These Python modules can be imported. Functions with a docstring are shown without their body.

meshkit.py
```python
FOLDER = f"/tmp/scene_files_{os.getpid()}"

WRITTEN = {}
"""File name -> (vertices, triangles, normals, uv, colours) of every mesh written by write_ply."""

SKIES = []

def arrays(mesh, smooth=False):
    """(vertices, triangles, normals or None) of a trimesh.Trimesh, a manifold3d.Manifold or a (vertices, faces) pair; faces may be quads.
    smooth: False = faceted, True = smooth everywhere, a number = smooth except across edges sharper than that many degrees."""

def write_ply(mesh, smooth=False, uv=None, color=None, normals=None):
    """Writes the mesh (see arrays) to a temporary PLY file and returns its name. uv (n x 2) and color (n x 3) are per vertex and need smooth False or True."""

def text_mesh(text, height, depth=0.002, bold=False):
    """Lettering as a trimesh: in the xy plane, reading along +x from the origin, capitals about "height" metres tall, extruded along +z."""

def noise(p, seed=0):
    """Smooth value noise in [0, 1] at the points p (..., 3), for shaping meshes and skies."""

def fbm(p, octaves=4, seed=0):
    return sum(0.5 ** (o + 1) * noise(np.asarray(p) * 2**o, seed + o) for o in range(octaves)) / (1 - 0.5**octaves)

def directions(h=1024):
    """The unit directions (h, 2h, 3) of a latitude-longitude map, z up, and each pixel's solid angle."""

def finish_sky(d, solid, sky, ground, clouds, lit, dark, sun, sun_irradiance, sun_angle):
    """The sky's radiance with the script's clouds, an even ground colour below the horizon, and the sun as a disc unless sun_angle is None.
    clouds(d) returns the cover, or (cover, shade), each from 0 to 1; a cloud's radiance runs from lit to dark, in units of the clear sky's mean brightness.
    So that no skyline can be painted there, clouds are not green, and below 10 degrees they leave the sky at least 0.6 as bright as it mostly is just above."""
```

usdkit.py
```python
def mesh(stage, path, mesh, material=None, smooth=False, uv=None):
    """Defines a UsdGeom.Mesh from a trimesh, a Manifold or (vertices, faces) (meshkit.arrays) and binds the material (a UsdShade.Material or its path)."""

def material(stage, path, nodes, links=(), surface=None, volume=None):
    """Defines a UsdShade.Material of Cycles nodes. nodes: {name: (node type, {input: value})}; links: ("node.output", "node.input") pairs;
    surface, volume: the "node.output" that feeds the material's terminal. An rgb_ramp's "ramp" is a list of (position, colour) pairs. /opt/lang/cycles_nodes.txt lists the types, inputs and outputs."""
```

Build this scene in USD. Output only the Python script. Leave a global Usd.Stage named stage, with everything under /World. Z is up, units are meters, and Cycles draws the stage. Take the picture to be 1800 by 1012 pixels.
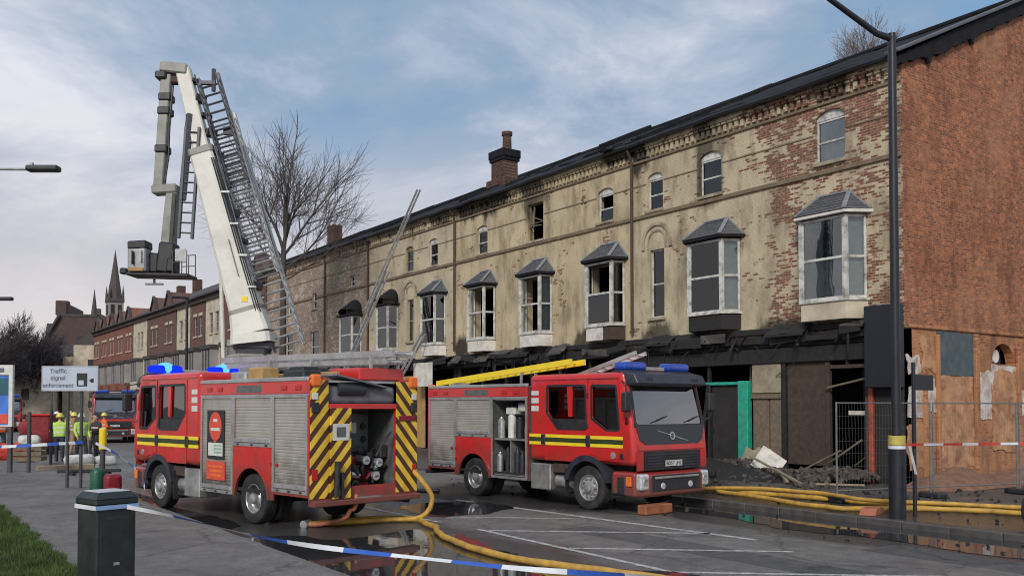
import math, random, numpy as np, trimesh, usdkit, meshkit, manifold3d
from shapely.geometry import Polygon, Point, box as sbox, LineString
from shapely import affinity, union_all
from pxr import Usd, UsdGeom, UsdLux, UsdShade, Gf, Sdf
random.seed(7); RNG = np.random.default_rng(7); PI = math.pi
stage = Usd.Stage.CreateInMemory()
UsdGeom.SetStageUpAxis(stage, 'Z'); UsdGeom.SetStageMetersPerUnit(stage, 1)
UsdGeom.Xform.Define(stage, '/World'); stage.SetDefaultPrim(stage.GetPrimAtPath('/World'))
# ------------------------------------------------------------------ camera, sky, sun, exposure
cam = UsdGeom.Camera.Define(stage, '/World/camera')
_x = UsdGeom.Xformable(cam); _x.AddTranslateOp().Set((0, 0, 2.25)); _x.AddRotateZOp().Set(-34.8717); _x.AddRotateXOp().Set(90 + 1.68258)
cam.CreateHorizontalApertureAttr(36.); cam.CreateVerticalApertureAttr(36 * 575 / 1024); cam.CreateFocalLengthAttr(32.)
cam.CreateVerticalApertureOffsetAttr(159 / 1800 * 36); cam.CreateClippingRangeAttr(Gf.Vec2f(.1, 3000))
cam.CreateExposureAttr(0.72)
SUN_DIR = np.array([-.75, -.62, .62]); SUN_DIR = SUN_DIR / np.linalg.norm(SUN_DIR)
SUN_EL, SUN_AZ = math.asin(SUN_DIR[2]), math.atan2(SUN_DIR[0], SUN_DIR[1])
sky = UsdLux.DomeLight.Define(stage, '/World/sky')
_m = usdkit.material(stage, '/World/Looks/sky_clouds', {
    's': ('sky_texture', {'sky_type': 'single_scattering', 'sun_disc': False, 'sun_elevation': SUN_EL, 'sun_rotation': SUN_AZ}),
    't': ('texture_coordinate', {}), 'z': ('separate_xyz', {}),
    'mp': ('mapping', {'scale': (1, 1, 2.4), 'location': (2.9, 1.3, .8)}),
    'n': ('noise_texture', {'scale': 3.0, 'detail': 9., 'roughness': .62, 'distortion': .35}),
    'n2': ('noise_texture', {'scale': 1.15, 'detail': 3., 'roughness': .5}),
    'mixn': ('math', {'math_type': 'multiply_add', 'value2': .9}),
    'sc': ('math', {'math_type': 'multiply', 'value2': .6}), 'cov': ('rgb_ramp', {'ramp': [(.44, (.86, .86, .86)), (.56, (.98, .98, .98))]}),
    'tone': ('rgb_ramp', {'ramp': [(.43, (1.1, 2.05, 3.3)), (.50, (1.4, 2.15, 3.15)), (.56, (1.85, 2.45, 3.3)), (.62, (2.7, 3.1, 3.85)), (.71, (4.5, 4.6, 5.0))]}),
    'hz': ('map_range', {'from_min': .05, 'from_max': .30, 'to_min': .8, 'to_max': 0., 'clamp': True}),
    'm': ('mix_color', {}), 'm2': ('mix_color', {'b': (5.1, 4.5, 4.25)}),
    'b': ('background_shader', {'strength': .105})},
    [('t.generated', 'mp.vector'), ('mp.vector', 'n.vector'), ('mp.vector', 'n2.vector'), ('n2.fac', 'mixn.value1'), ('n.fac', 'mixn.value3'),
     ('mixn.value', 'sc.value1'), ('sc.value', 'cov.fac'), ('sc.value', 'tone.fac'), ('cov.color', 'm.fac'), ('s.color', 'm.a'), ('tone.color', 'm.b'),
     ('t.generated', 'z.vector'), ('z.z', 'hz.value'), ('hz.result', 'm2.fac'), ('m.result', 'm2.a'), ('m2.result', 'b.color')], surface='b.background')
UsdShade.MaterialBindingAPI.Apply(sky.GetPrim()).Bind(_m)
sky.GetPrim().SetCustomDataByKey('kind', 'structure')
sun = UsdLux.DistantLight.Define(stage, '/World/sun')
sun.CreateNormalizeAttr(True); sun.CreateIntensityAttr(.40); sun.CreateAngleAttr(14.); sun.CreateColorAttr(Gf.Vec3f(1., .95, .87))
_xs = UsdGeom.Xformable(sun)
_xs.AddRotateZOp().Set(math.degrees(math.atan2(SUN_DIR[1], SUN_DIR[0])) + 90); _xs.AddRotateXOp().Set(90 - math.degrees(SUN_EL))

# ------------------------------------------------------------------ helpers
_used = {}
def numbered(parent, name):
    k = (parent, name); n = _used.get(k, 0); _used[k] = n + 1
    return name if n == 0 else f'{name}_{n:03d}'
def tagp(prim, label=None, cat=None, group=None, kind=None):
    for k, v in (('label', label), ('category', cat), ('group', group), ('kind', kind)):
        if v: prim.SetCustomDataByKey(k, v)
    return prim
def thing(name, label, cat, loc=(0, 0, 0), rz=0, group=None, scale=None):
    x = UsdGeom.Xform.Define(stage, '/World/' + numbered('/World', name))
    x.AddTranslateOp().Set(tuple(float(c) for c in loc)); x.AddRotateZOp().Set(float(rz))
    if scale: x.AddScaleOp().Set((scale,) * 3)
    return tagp(x.GetPrim(), label, cat, group)
def copy_of(src, label, loc, rz=0, group=None, scale=None):
    p = thing(src.GetName().rstrip('0123456789').rstrip('_') if src.GetName()[-3:].isdigit() else src.GetName(), label, src.GetCustomDataByKey('category'), loc, rz, group, scale)
    p.GetReferences().AddInternalReference(src.GetPath()); p.SetInstanceable(True)
    return p
def put(name, mesh, mat, parent=None, smooth=False, label=None, cat=None, group=None, kind=None):
    base = '/World' if parent is None else str(parent.GetPath())
    if isinstance(mesh, MB): mesh = mesh.arr()
    p = usdkit.mesh(stage, base + '/' + numbered(base, name), mesh, mat, smooth=smooth).GetPrim()
    return tagp(p, label, cat, group, kind)
_CH = None
def chbox(x0, x1, y0, y1, z0, z1, c):
    """a box with chamfered edges"""
    global _CH
    if _CH is None:
        P = []
        for sx in (-1, 1):
            for sy in (-1, 1):
                for sz in (-1, 1):
                    P += [(sx * 3, sy * 2, sz * 2), (sx * 2, sy * 3, sz * 2), (sx * 2, sy * 2, sz * 3)]
        h = trimesh.convex.convex_hull(np.array(P, float)); _CH = (h.vertices.copy(), h.faces.copy())
    v, f = _CH
    h = np.array([x1 - x0, y1 - y0, z1 - z0]) / 2; m = np.array([x0 + x1, y0 + y1, z0 + z1]) / 2
    c = min(c, h.min() * .9)
    return np.sign(v) * np.where(np.abs(v) > 2.5, h, h - c) + m, f
class MB:
    def __init__(s): s.v, s.f, s.n = [], [], 0
    def add(s, v, f=None):
        if f is None:
            if hasattr(v, 'to_mesh'):
                mm = v.to_mesh(); v, f = mm.vert_properties[:, :3], mm.tri_verts
            else: v, f = v.vertices, v.faces
        v = np.asarray(v, float); f = np.asarray(f, int)
        if len(f) and f.shape[1] == 4: f = np.vstack([f[:, [0, 1, 2]], f[:, [0, 2, 3]]])
        s.v.append(v); s.f.append(f + s.n); s.n += len(v); return s
    def box(s, x0, x1, y0, y1, z0, z1, c=0.):
        x0, x1 = min(x0, x1), max(x0, x1); y0, y1 = min(y0, y1), max(y0, y1); z0, z1 = min(z0, z1), max(z0, z1)
        if c: return s.add(*chbox(x0, x1, y0, y1, z0, z1, c))
        v = [(x, y, z) for x in (x0, x1) for y in (y0, y1) for z in (z0, z1)]
        return s.add(v, [(0, 1, 3, 2), (4, 6, 7, 5), (0, 4, 5, 1), (2, 3, 7, 6), (0, 2, 6, 4), (1, 5, 7, 3)])
    def bar(s, a, b, w, h, up=(0, 0, 1), c=0.):
        a, b = np.array(a, float), np.array(b, float); d = b - a; L = np.linalg.norm(d); d /= L
        u = np.array(up, float)
        if abs(d @ u) > .97: u = np.array([1., 0, 0])
        r = np.cross(d, u); r /= np.linalg.norm(r); u = np.cross(r, d)
        if c: v, f = chbox(0, L, -w / 2, w / 2, -h / 2, h / 2, c)
        else:
            t = MB().box(0, L, -w / 2, w / 2, -h / 2, h / 2); v, f = t.v[0], t.f[0]
        return s.add(a + v[:, :1] * d - v[:, 1:2] * r + v[:, 2:] * u, f)
    def tube(s, pts, r, n=8, cap=True):
        pts = np.array(pts, float); m = len(pts); r = np.broadcast_to(np.asarray(r, float), (m,))
        t = np.gradient(pts, axis=0); t /= np.linalg.norm(t, axis=1, keepdims=True) + 1e-12
        u = np.cross(t[0], (0, 0, 1)); u = np.cross(t[0], (1, 0, 0)) if np.linalg.norm(u) < .1 else u; u /= np.linalg.norm(u)
        V = []; A = np.arange(n) * 2 * PI / n
        for i in range(m):
            u = u - t[i] * (u @ t[i]); u /= np.linalg.norm(u); w = np.cross(t[i], u)
            V.append(pts[i] + r[i] * (np.cos(A)[:, None] * u + np.sin(A)[:, None] * w))
        V = np.vstack(V); F = []
        for i in range(m - 1):
            for k in range(n):
                a, b = i * n + k, i * n + (k + 1) % n; F.append((a, b, b + n, a + n))
        F = np.array(F); F = np.vstack([F[:, [0, 1, 2]], F[:, [0, 2, 3]]])
        if cap:
            F = np.vstack([F, [(0, k + 1, k) for k in range(1, n - 1)], [((m - 1) * n, (m - 1) * n + k, (m - 1) * n + k + 1) for k in range(1, n - 1)]])
        return s.add(V, F)
    def ext(s, poly, T, t0, t1, ch=0):
        """extrude a shapely polygon from t0 to t1; T(u, v, t) -> (x, y, z)"""
        for g in getattr(poly, 'geoms', [poly]):
            if g.is_empty or g.area < 1e-7: continue
            m = trimesh.creation.extrude_polygon(g, t1 - t0, engine='earcut'); V = m.vertices
            W = np.stack(T(V[:, 0], V[:, 1], V[:, 2] + t0), 1); f = m.faces
            a = np.array(T(*np.eye(3))) if False else None
            o = np.array(T(np.array([0., 1, 0, 0]), np.array([0., 0, 1, 0]), np.array([0., 0, 0, 1]))).T
            if np.linalg.det(o[1:] - o[0]) < 0: f = f[:, ::-1]
            s.add(W, f)
        return s
    def lathe(s, prof, T=lambda v: v, n=24):
        """profile of (r, h) round the local z axis; T maps (N,3) points"""
        prof = np.array(prof, float); A = np.arange(n) * 2 * PI / n; m = len(prof)
        V = np.stack([np.outer(prof[:, 0], np.cos(A)), np.outer(prof[:, 0], np.sin(A)), np.repeat(prof[:, 1:], n, 1)], -1).reshape(-1, 3)
        F = [(i * n + k, i * n + (k + 1) % n, (i + 1) * n + (k + 1) % n, (i + 1) * n + k) for i in range(m - 1) for k in range(n)]
        return s.add(T(V), F)
    def arr(s):
        return trimesh.Trimesh(np.vstack(s.v), np.vstack(s.f), process=False)
def moved(mb, f):
    t = mb.arr() if isinstance(mb, MB) else mb
    return MB().add(f(t.vertices), t.faces)
XW = lambda X, s=1: (lambda u, v, t: (X + s * t, u, v))       # polygons in (y, z) on a plane of constant x
YW = lambda Y, s=1: (lambda u, v, t: (u, Y + s * t, v))       # polygons in (x, z) on a plane of constant y
ZW = lambda Z: (lambda u, v, t: (u, v, Z + t))
def lump(mb, amp=.05, freq=5., seed=1, length=.06):
    """refine a smooth solid and push its skin about, for cloth and sacks"""
    t = mb.refine_to_length(length); m = t.to_mesh(); v = np.array(m.vert_properties[:, :3], float); c = v.mean(0); d = v - c; d /= np.linalg.norm(d, axis=1, keepdims=True) + 1e-9
    return MB().add(v + d * ((meshkit.fbm(v * freq + seed * 3.7, 4, seed) - .5) * 2 * amp)[:, None], m.tri_verts)
def rnd(a, b): return random.uniform(a, b)
def bez(P, n=24):
    """a smooth curve through the points (Catmull-Rom)"""
    P = np.array(P, float); Q = np.vstack([2 * P[0] - P[1], P, 2 * P[-1] - P[-2]]); out = []
    for i in range(1, len(Q) - 2):
        for t in np.linspace(0, 1, n, endpoint=False):
            a, b, c, d = Q[i - 1:i + 3]
            out.append(.5 * (2 * b + (c - a) * t + (2 * a - 5 * b + 4 * c - d) * t * t + (3 * b - a - 3 * c + d) * t ** 3))
    return np.array(out + [P[-1]])

# ------------------------------------------------------------------ materials
def pm(name, col, rough=.6, metal=0., var=.15, scale=6., bump=0., bscale=60., spec=.5, dirt=None, dirt_amt=.5, dscale=1.6, space='position', coat=0., rv=.1, thresh=(.45, .7), zdirt=None):
    """principled material with tonal variation, patchy dirt and a fine relief"""
    c = np.array(col, float)
    N = {'g': ('geometry', {}), 'n': ('noise_texture', {'scale': scale, 'detail': 5., 'roughness': .6}),
         'r': ('rgb_ramp', {'ramp': [(.25, tuple(c * (1 - var))), (.75, tuple(np.minimum(c * (1 + var), 1)))]}),
         'rr': ('map_range', {'from_min': .3, 'from_max': .7, 'to_min': max(rough - rv, .02), 'to_max': min(rough + rv, 1), 'clamp': True}),
         'p': ('principled_bsdf', {'metallic': metal, 'specular_ior_level': spec, 'coat_weight': coat})}
    src = 'g.position'
    if space == 'object': N['tc'] = ('texture_coordinate', {}); src = 'tc.object'
    L = [(src, 'n.vector'), ('n.fac', 'r.fac'), ('n.fac', 'rr.value'), ('rr.result', 'p.roughness')]
    out = 'r.color'
    if dirt is not None:
        N['dn'] = ('noise_texture', {'scale': dscale, 'detail': 8., 'roughness': .65})
        N['dr'] = ('rgb_ramp', {'ramp': [(thresh[0], (0, 0, 0)), (thresh[1], (dirt_amt,) * 3)]})
        N['dm'] = ('mix_color', {'b': tuple(dirt)})
        L += [(src, 'dn.vector'), ('dn.fac', 'dr.fac'), ('dr.color', 'dm.fac'), (out, 'dm.a')]; out = 'dm.result'
    if zdirt:   # road grime, thick near the ground and thin above
        N['zs'] = ('separate_xyz', {}); N['zn'] = ('noise_texture', {'scale': 3.5, 'detail': 7., 'roughness': .7}); N['zm'] = ('map_range', {'from_min': zdirt[0], 'from_max': zdirt[1], 'to_min': .62, 'to_max': -.1})
        N['za'] = ('math', {'math_type': 'multiply_add', 'value2': .9}); N['zr'] = ('rgb_ramp', {'ramp': [(.50, (0, 0, 0)), (.95, (.8, .8, .8))]}); N['zc'] = ('mix_color', {'b': (.075, .058, .045)})
        L += [(src, 'zs.vector'), (src, 'zn.vector'), ('zs.z', 'zm.value'), ('zn.fac', 'za.value1'), ('zm.result', 'za.value3'), ('za.value', 'zr.fac'), ('zr.color', 'zc.fac'), (out, 'zc.a')]; out = 'zc.result'
    L.append((out, 'p.base_color'))
    if bump:
        N['bn'] = ('noise_texture', {'scale': bscale, 'detail': 4.}); N['b'] = ('bump', {'strength': min(1., bump), 'distance': .01})
        L += [(src, 'bn.vector'), ('bn.fac', 'b.height'), ('b.normal', 'p.normal')]
    return usdkit.material(stage, '/World/Looks/' + name, N, L, surface='p.BSDF')
def emit(name, col, strength):
    return usdkit.material(stage, '/World/Looks/' + name, {'e': ('emission', {'color': col, 'strength': strength})}, [], surface='e.emission')
def glass(name, tint=(.9, .95, .95), ior=1.5, rough=.01, extra=.0, see=1.):
    N = {'t': ('transparent_bsdf', {'color': tuple(np.array(tint) * see)}), 'g': ('glossy_bsdf', {'color': (1, 1, 1), 'roughness': rough}), 'f': ('fresnel', {'IOR': ior}),
         'a': ('math', {'math_type': 'add', 'value2': extra, 'use_clamp': True}), 'm': ('mix_closure', {}),
         'gg': ('geometry', {}), 'n': ('noise_texture', {'scale': 1.3, 'detail': 1.}), 'b': ('bump', {'strength': .025, 'distance': .1})}
    return usdkit.material(stage, '/World/Looks/' + name, N, [('f.fac', 'a.value1'), ('a.value', 'm.fac'), ('t.BSDF', 'm.closure1'), ('g.BSDF', 'm.closure2'),
                           ('gg.position', 'n.vector'), ('n.fac', 'b.height'), ('b.normal', 'g.normal')], surface='m.closure')
def brick(name, axis, c1, c2, mortar, paint=None, peel=(.5, .56), peel_y=None, soot=None, stain=(.10, .07, .05), stain_amt=.6, stain_t=(.52, .72), bw=.225, rh=.075, bump=.6, salt=None):
    """brickwork on a wall; paint = a coat that has flaked off where a noise is high; peel_y = (y where flaking is heavy, y where it has ended, extra)"""
    N = {'g': ('geometry', {}), 's': ('separate_xyz', {}), 'c': ('combine_xyz', {}),
         'b': ('brick_texture', {'color1': c1, 'color2': c2, 'mortar': mortar, 'scale': 1., 'mortar_size': .011, 'mortar_smooth': .3, 'brick_width': bw, 'row_height': rh, 'bias': 0.}),
         'n': ('noise_texture', {'scale': 1.1, 'detail': 8., 'roughness': .62}), 'nv': ('noise_texture', {'scale': 7., 'detail': 6., 'roughness': .7}),
         'hv': ('rgb_ramp', {'ramp': [(.25, (.5, .5, .5)), (.5, (1, 1, 1)), (.75, (1.7, 1.6, 1.5))]}), 'mv': ('mix_color', {'blend_type': 'multiply', 'fac': 1.}),
         'p': ('principled_bsdf', {'roughness': .88, 'specular_ior_level': .25}), 'bp': ('bump', {'strength': bump, 'distance': .012})}
    L = [('g.position', 's.vector'), ('s.' + axis, 'c.x'), ('s.z', 'c.y'), ('c.vector', 'b.vector'), ('g.position', 'n.vector'), ('g.position', 'nv.vector'),
         ('nv.fac', 'hv.fac'), ('b.color', 'mv.a'), ('hv.color', 'mv.b')]
    out = 'mv.result'
    if salt:
        N['sn'] = ('noise_texture', {'scale': .55, 'detail': 6., 'roughness': .6}); N['sr'] = ('rgb_ramp', {'ramp': [(.5, (0, 0, 0)), (.68, (.5, .5, .5))]})
        N['sm'] = ('mix_color', {'b': salt}); L += [('g.position', 'sn.vector'), ('sn.fac', 'sr.fac'), ('sr.color', 'sm.fac'), (out, 'sm.a')]; out = 'sm.result'
    if paint:
        # the paint flakes brick by brick: each brick has its own random threshold added to a broad noise
        N['pc'] = ('rgb_ramp', {'ramp': [(.3, tuple(np.array(paint) * .8)), (.6, paint), (.8, tuple(np.array(paint) * 1.12))]})
        N['pn'] = ('noise_texture', {'scale': .8, 'detail': 3.}); L += [('g.position', 'pn.vector'), ('pn.fac', 'pc.fac')]
        N['bb'] = ('brick_texture', {'color1': (0, 0, 0), 'color2': (1, 1, 1), 'mortar': (.45, .45, .45), 'scale': 1., 'mortar_size': .012, 'brick_width': bw, 'row_height': rh, 'bias': 0.})
        N['k1'] = ('math', {'math_type': 'multiply_add', 'value2': .24}); L += [('c.vector', 'bb.vector'), ('bb.color', 'k1.value1'), ('n.fac', 'k1.value3')]
        last = 'k1.value'
        if peel_y:
            N['py'] = ('map_range', {'from_min': peel_y[0], 'from_max': peel_y[1], 'to_min': peel_y[2], 'to_max': 0., 'clamp': True})
            N['k2'] = ('math', {'math_type': 'add'}); L += [('s.y', 'py.value'), ('py.result', 'k2.value1'), (last, 'k2.value2')]; last = 'k2.value'
            N['pz'] = ('map_range', {'from_min': 8.2, 'from_max': 10.6, 'to_min': 0., 'to_max': .035, 'clamp': True})
            N['k3'] = ('math', {'math_type': 'add'}); L += [('s.z', 'pz.value'), ('pz.result', 'k3.value1'), (last, 'k3.value2')]; last = 'k3.value'
        N['pr'] = ('rgb_ramp', {'ramp': [(peel[0], (0, 0, 0)), (peel[1], (1, 1, 1))]}); N['pm'] = ('mix_color', {})
        L += [(last, 'pr.fac'), ('pr.color', 'pm.fac'), ('pc.color', 'pm.a'), (out, 'pm.b')]; out = 'pm.result'
    N['dn'] = ('noise_texture', {'scale': 1.7, 'detail': 9., 'roughness': .68}); N['dmap'] = ('mapping', {'scale': (1, 1, .35)})
    N['dr'] = ('rgb_ramp', {'ramp': [(stain_t[0], (0, 0, 0)), (stain_t[1], (stain_amt,) * 3)]}); N['dm'] = ('mix_color', {'b': stain})
    L += [('g.position', 'dmap.vector'), ('dmap.vector', 'dn.vector'), ('dn.fac', 'dr.fac'), ('dr.color', 'dm.fac'), (out, 'dm.a')]; out = 'dm.result'
    if soot:   # soot left by the fire: (y centre, half width, z from, z to, strength) blots with ragged edges
        for i, (yc, hw, z0, z1, a) in enumerate(soot):
            N[f'a{i}'] = ('math', {'math_type': 'subtract', 'value2': yc}); N[f'b{i}'] = ('math', {'math_type': 'absolute'})
            N[f'c{i}'] = ('map_range', {'from_min': hw * .35, 'from_max': hw, 'to_min': 1., 'to_max': 0., 'clamp': True})
            N[f'd{i}'] = ('map_range', {'from_min': z0, 'from_max': z1, 'to_min': 0., 'to_max': 1., 'clamp': True})
            N[f'e{i}'] = ('math', {'math_type': 'multiply'}); N[f'f{i}'] = ('math', {'math_type': 'multiply_add', 'value2': .75})
            N[f'h{i}'] = ('rgb_ramp', {'ramp': [(.75, (0, 0, 0)), (1., (a,) * 3)]}); N[f'm{i}'] = ('mix_color', {'b': (.018, .014, .012)})
            L += [('s.y', f'a{i}.value1'), (f'a{i}.value', f'b{i}.value1'), (f'b{i}.value', f'c{i}.value'), ('s.z', f'd{i}.value'), (f'c{i}.result', f'e{i}.value1'), (f'd{i}.result', f'e{i}.value2'),
                  (f'e{i}.value', f'f{i}.value1'), ('dn.fac', f'f{i}.value3'), (f'f{i}.value', f'h{i}.fac'), (f'h{i}.color', f'm{i}.fac'), (out, f'm{i}.a')]; out = f'm{i}.result'
    L += [(out, 'p.base_color'), ('b.fac', 'bp.height'), ('bp.normal', 'p.normal')]
    N['bp'][1]['invert'] = True
    return usdkit.material(stage, '/World/Looks/' + name, N, L, surface='p.BSDF')
M = {}
M['white'] = pm('white_frame', (.58, .57, .53), .45, dirt=(.13, .105, .08), dirt_amt=.8, dscale=3.5, thresh=(.46, .68))
M['dirtywhite'] = pm('dirty_white_board', (.66, .62, .56), .6, dirt=(.25, .2, .15), dirt_amt=.6, dscale=2.5)
M['slate'] = pm('roof_slate', (.085, .088, .10), .55, var=.35, scale=5, bump=.4, bscale=20, dirt=(.13, .12, .10), dirt_amt=.5)
M['lead'] = pm('lead_flashing', (.22, .23, .25), .45, var=.2, dirt=(.1, .1, .1))
M['roofdark'] = pm('charred_roof_edge', (.017, .017, .020), .93, spec=.15, var=.5, scale=3, bump=.5, bscale=15)
M['char'] = pm('charred_timber', (.017, .015, .015), .75, var=.6, scale=9, bump=.8, bscale=25)
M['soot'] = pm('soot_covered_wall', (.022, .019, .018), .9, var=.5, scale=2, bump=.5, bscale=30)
M['pipe'] = pm('iron_downpipe', (.07, .04, .03), .6, var=.4)
M['blackmetal'] = pm('black_painted_metal', (.012, .013, .018), .45, var=.3, bump=.1)
M['stone'] = pm('stone_trim', (.36, .31, .22), .8, var=.2, scale=4, dirt=(.09, .06, .045), dirt_amt=.85, dscale=2.2, bump=.3)
M['stonedark'] = pm('weathered_string_course', (.17, .125, .08), .85, var=.35, scale=3, bump=.4)
M['plaster'] = pm('plaster_remnant', (.56, .52, .48), .85, var=.2, dirt=(.30, .15, .08), dirt_amt=.85, dscale=3.5, bump=.3)
M['plastero'] = pm('orange_plaster', (.46, .25, .13), .9, var=.3, scale=2.5, dirt=(.20, .075, .04), dirt_amt=.9, dscale=3.2, bump=.5)
M['plasterb'] = pm('blue_grey_plaster', (.062, .088, .105), .8, var=.35, scale=4, dirt=(.16, .15, .12), dirt_amt=.5, dscale=3)
M['earth'] = pm('brick_earth', (.20, .10, .06), .95, var=.4, scale=5, bump=1., bscale=14)
M['wood'] = pm('weathered_wood', (.16, .12, .08), .8, var=.35, scale=8, bump=.3)
M['woodbrown'] = pm('brown_board', (.062, .040, .029), .8, var=.35, scale=6, bump=.3)
M['beige'] = pm('beige_board', (.30, .25, .17), .8, var=.25, scale=4, dirt=(.1, .07, .05), dirt_amt=.7)
M['ply'] = pm('plywood_hoarding', (.40, .24, .09), .75, var=.22, scale=5, dirt=(.2, .12, .06))
M['green'] = pm('green_painted_frame', (.02, .34, .22), .45, var=.2, dirt=(.03, .12, .09), dirt_amt=.5, dscale=4)
M['redpost'] = pm('red_painted_post', (.36, .075, .04), .6, var=.3, dirt=(.06, .03, .02), dirt_amt=.7, dscale=4)
M['glass'] = glass('window_glass', extra=.03, see=.9)
M['carglass'] = glass('vehicle_glass', tint=(.5, .56, .56), extra=.10, see=.8); M['screenglass'] = glass('windscreen_glass', tint=(.6, .68, .68), extra=.19, see=.8)
M['curtain'] = pm('pale_curtain', (.34, .35, .35), .9, var=.3, scale=3)
M['blind'] = pm('grey_blind', (.26, .265, .27), .8, var=.2, scale=3)
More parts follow.
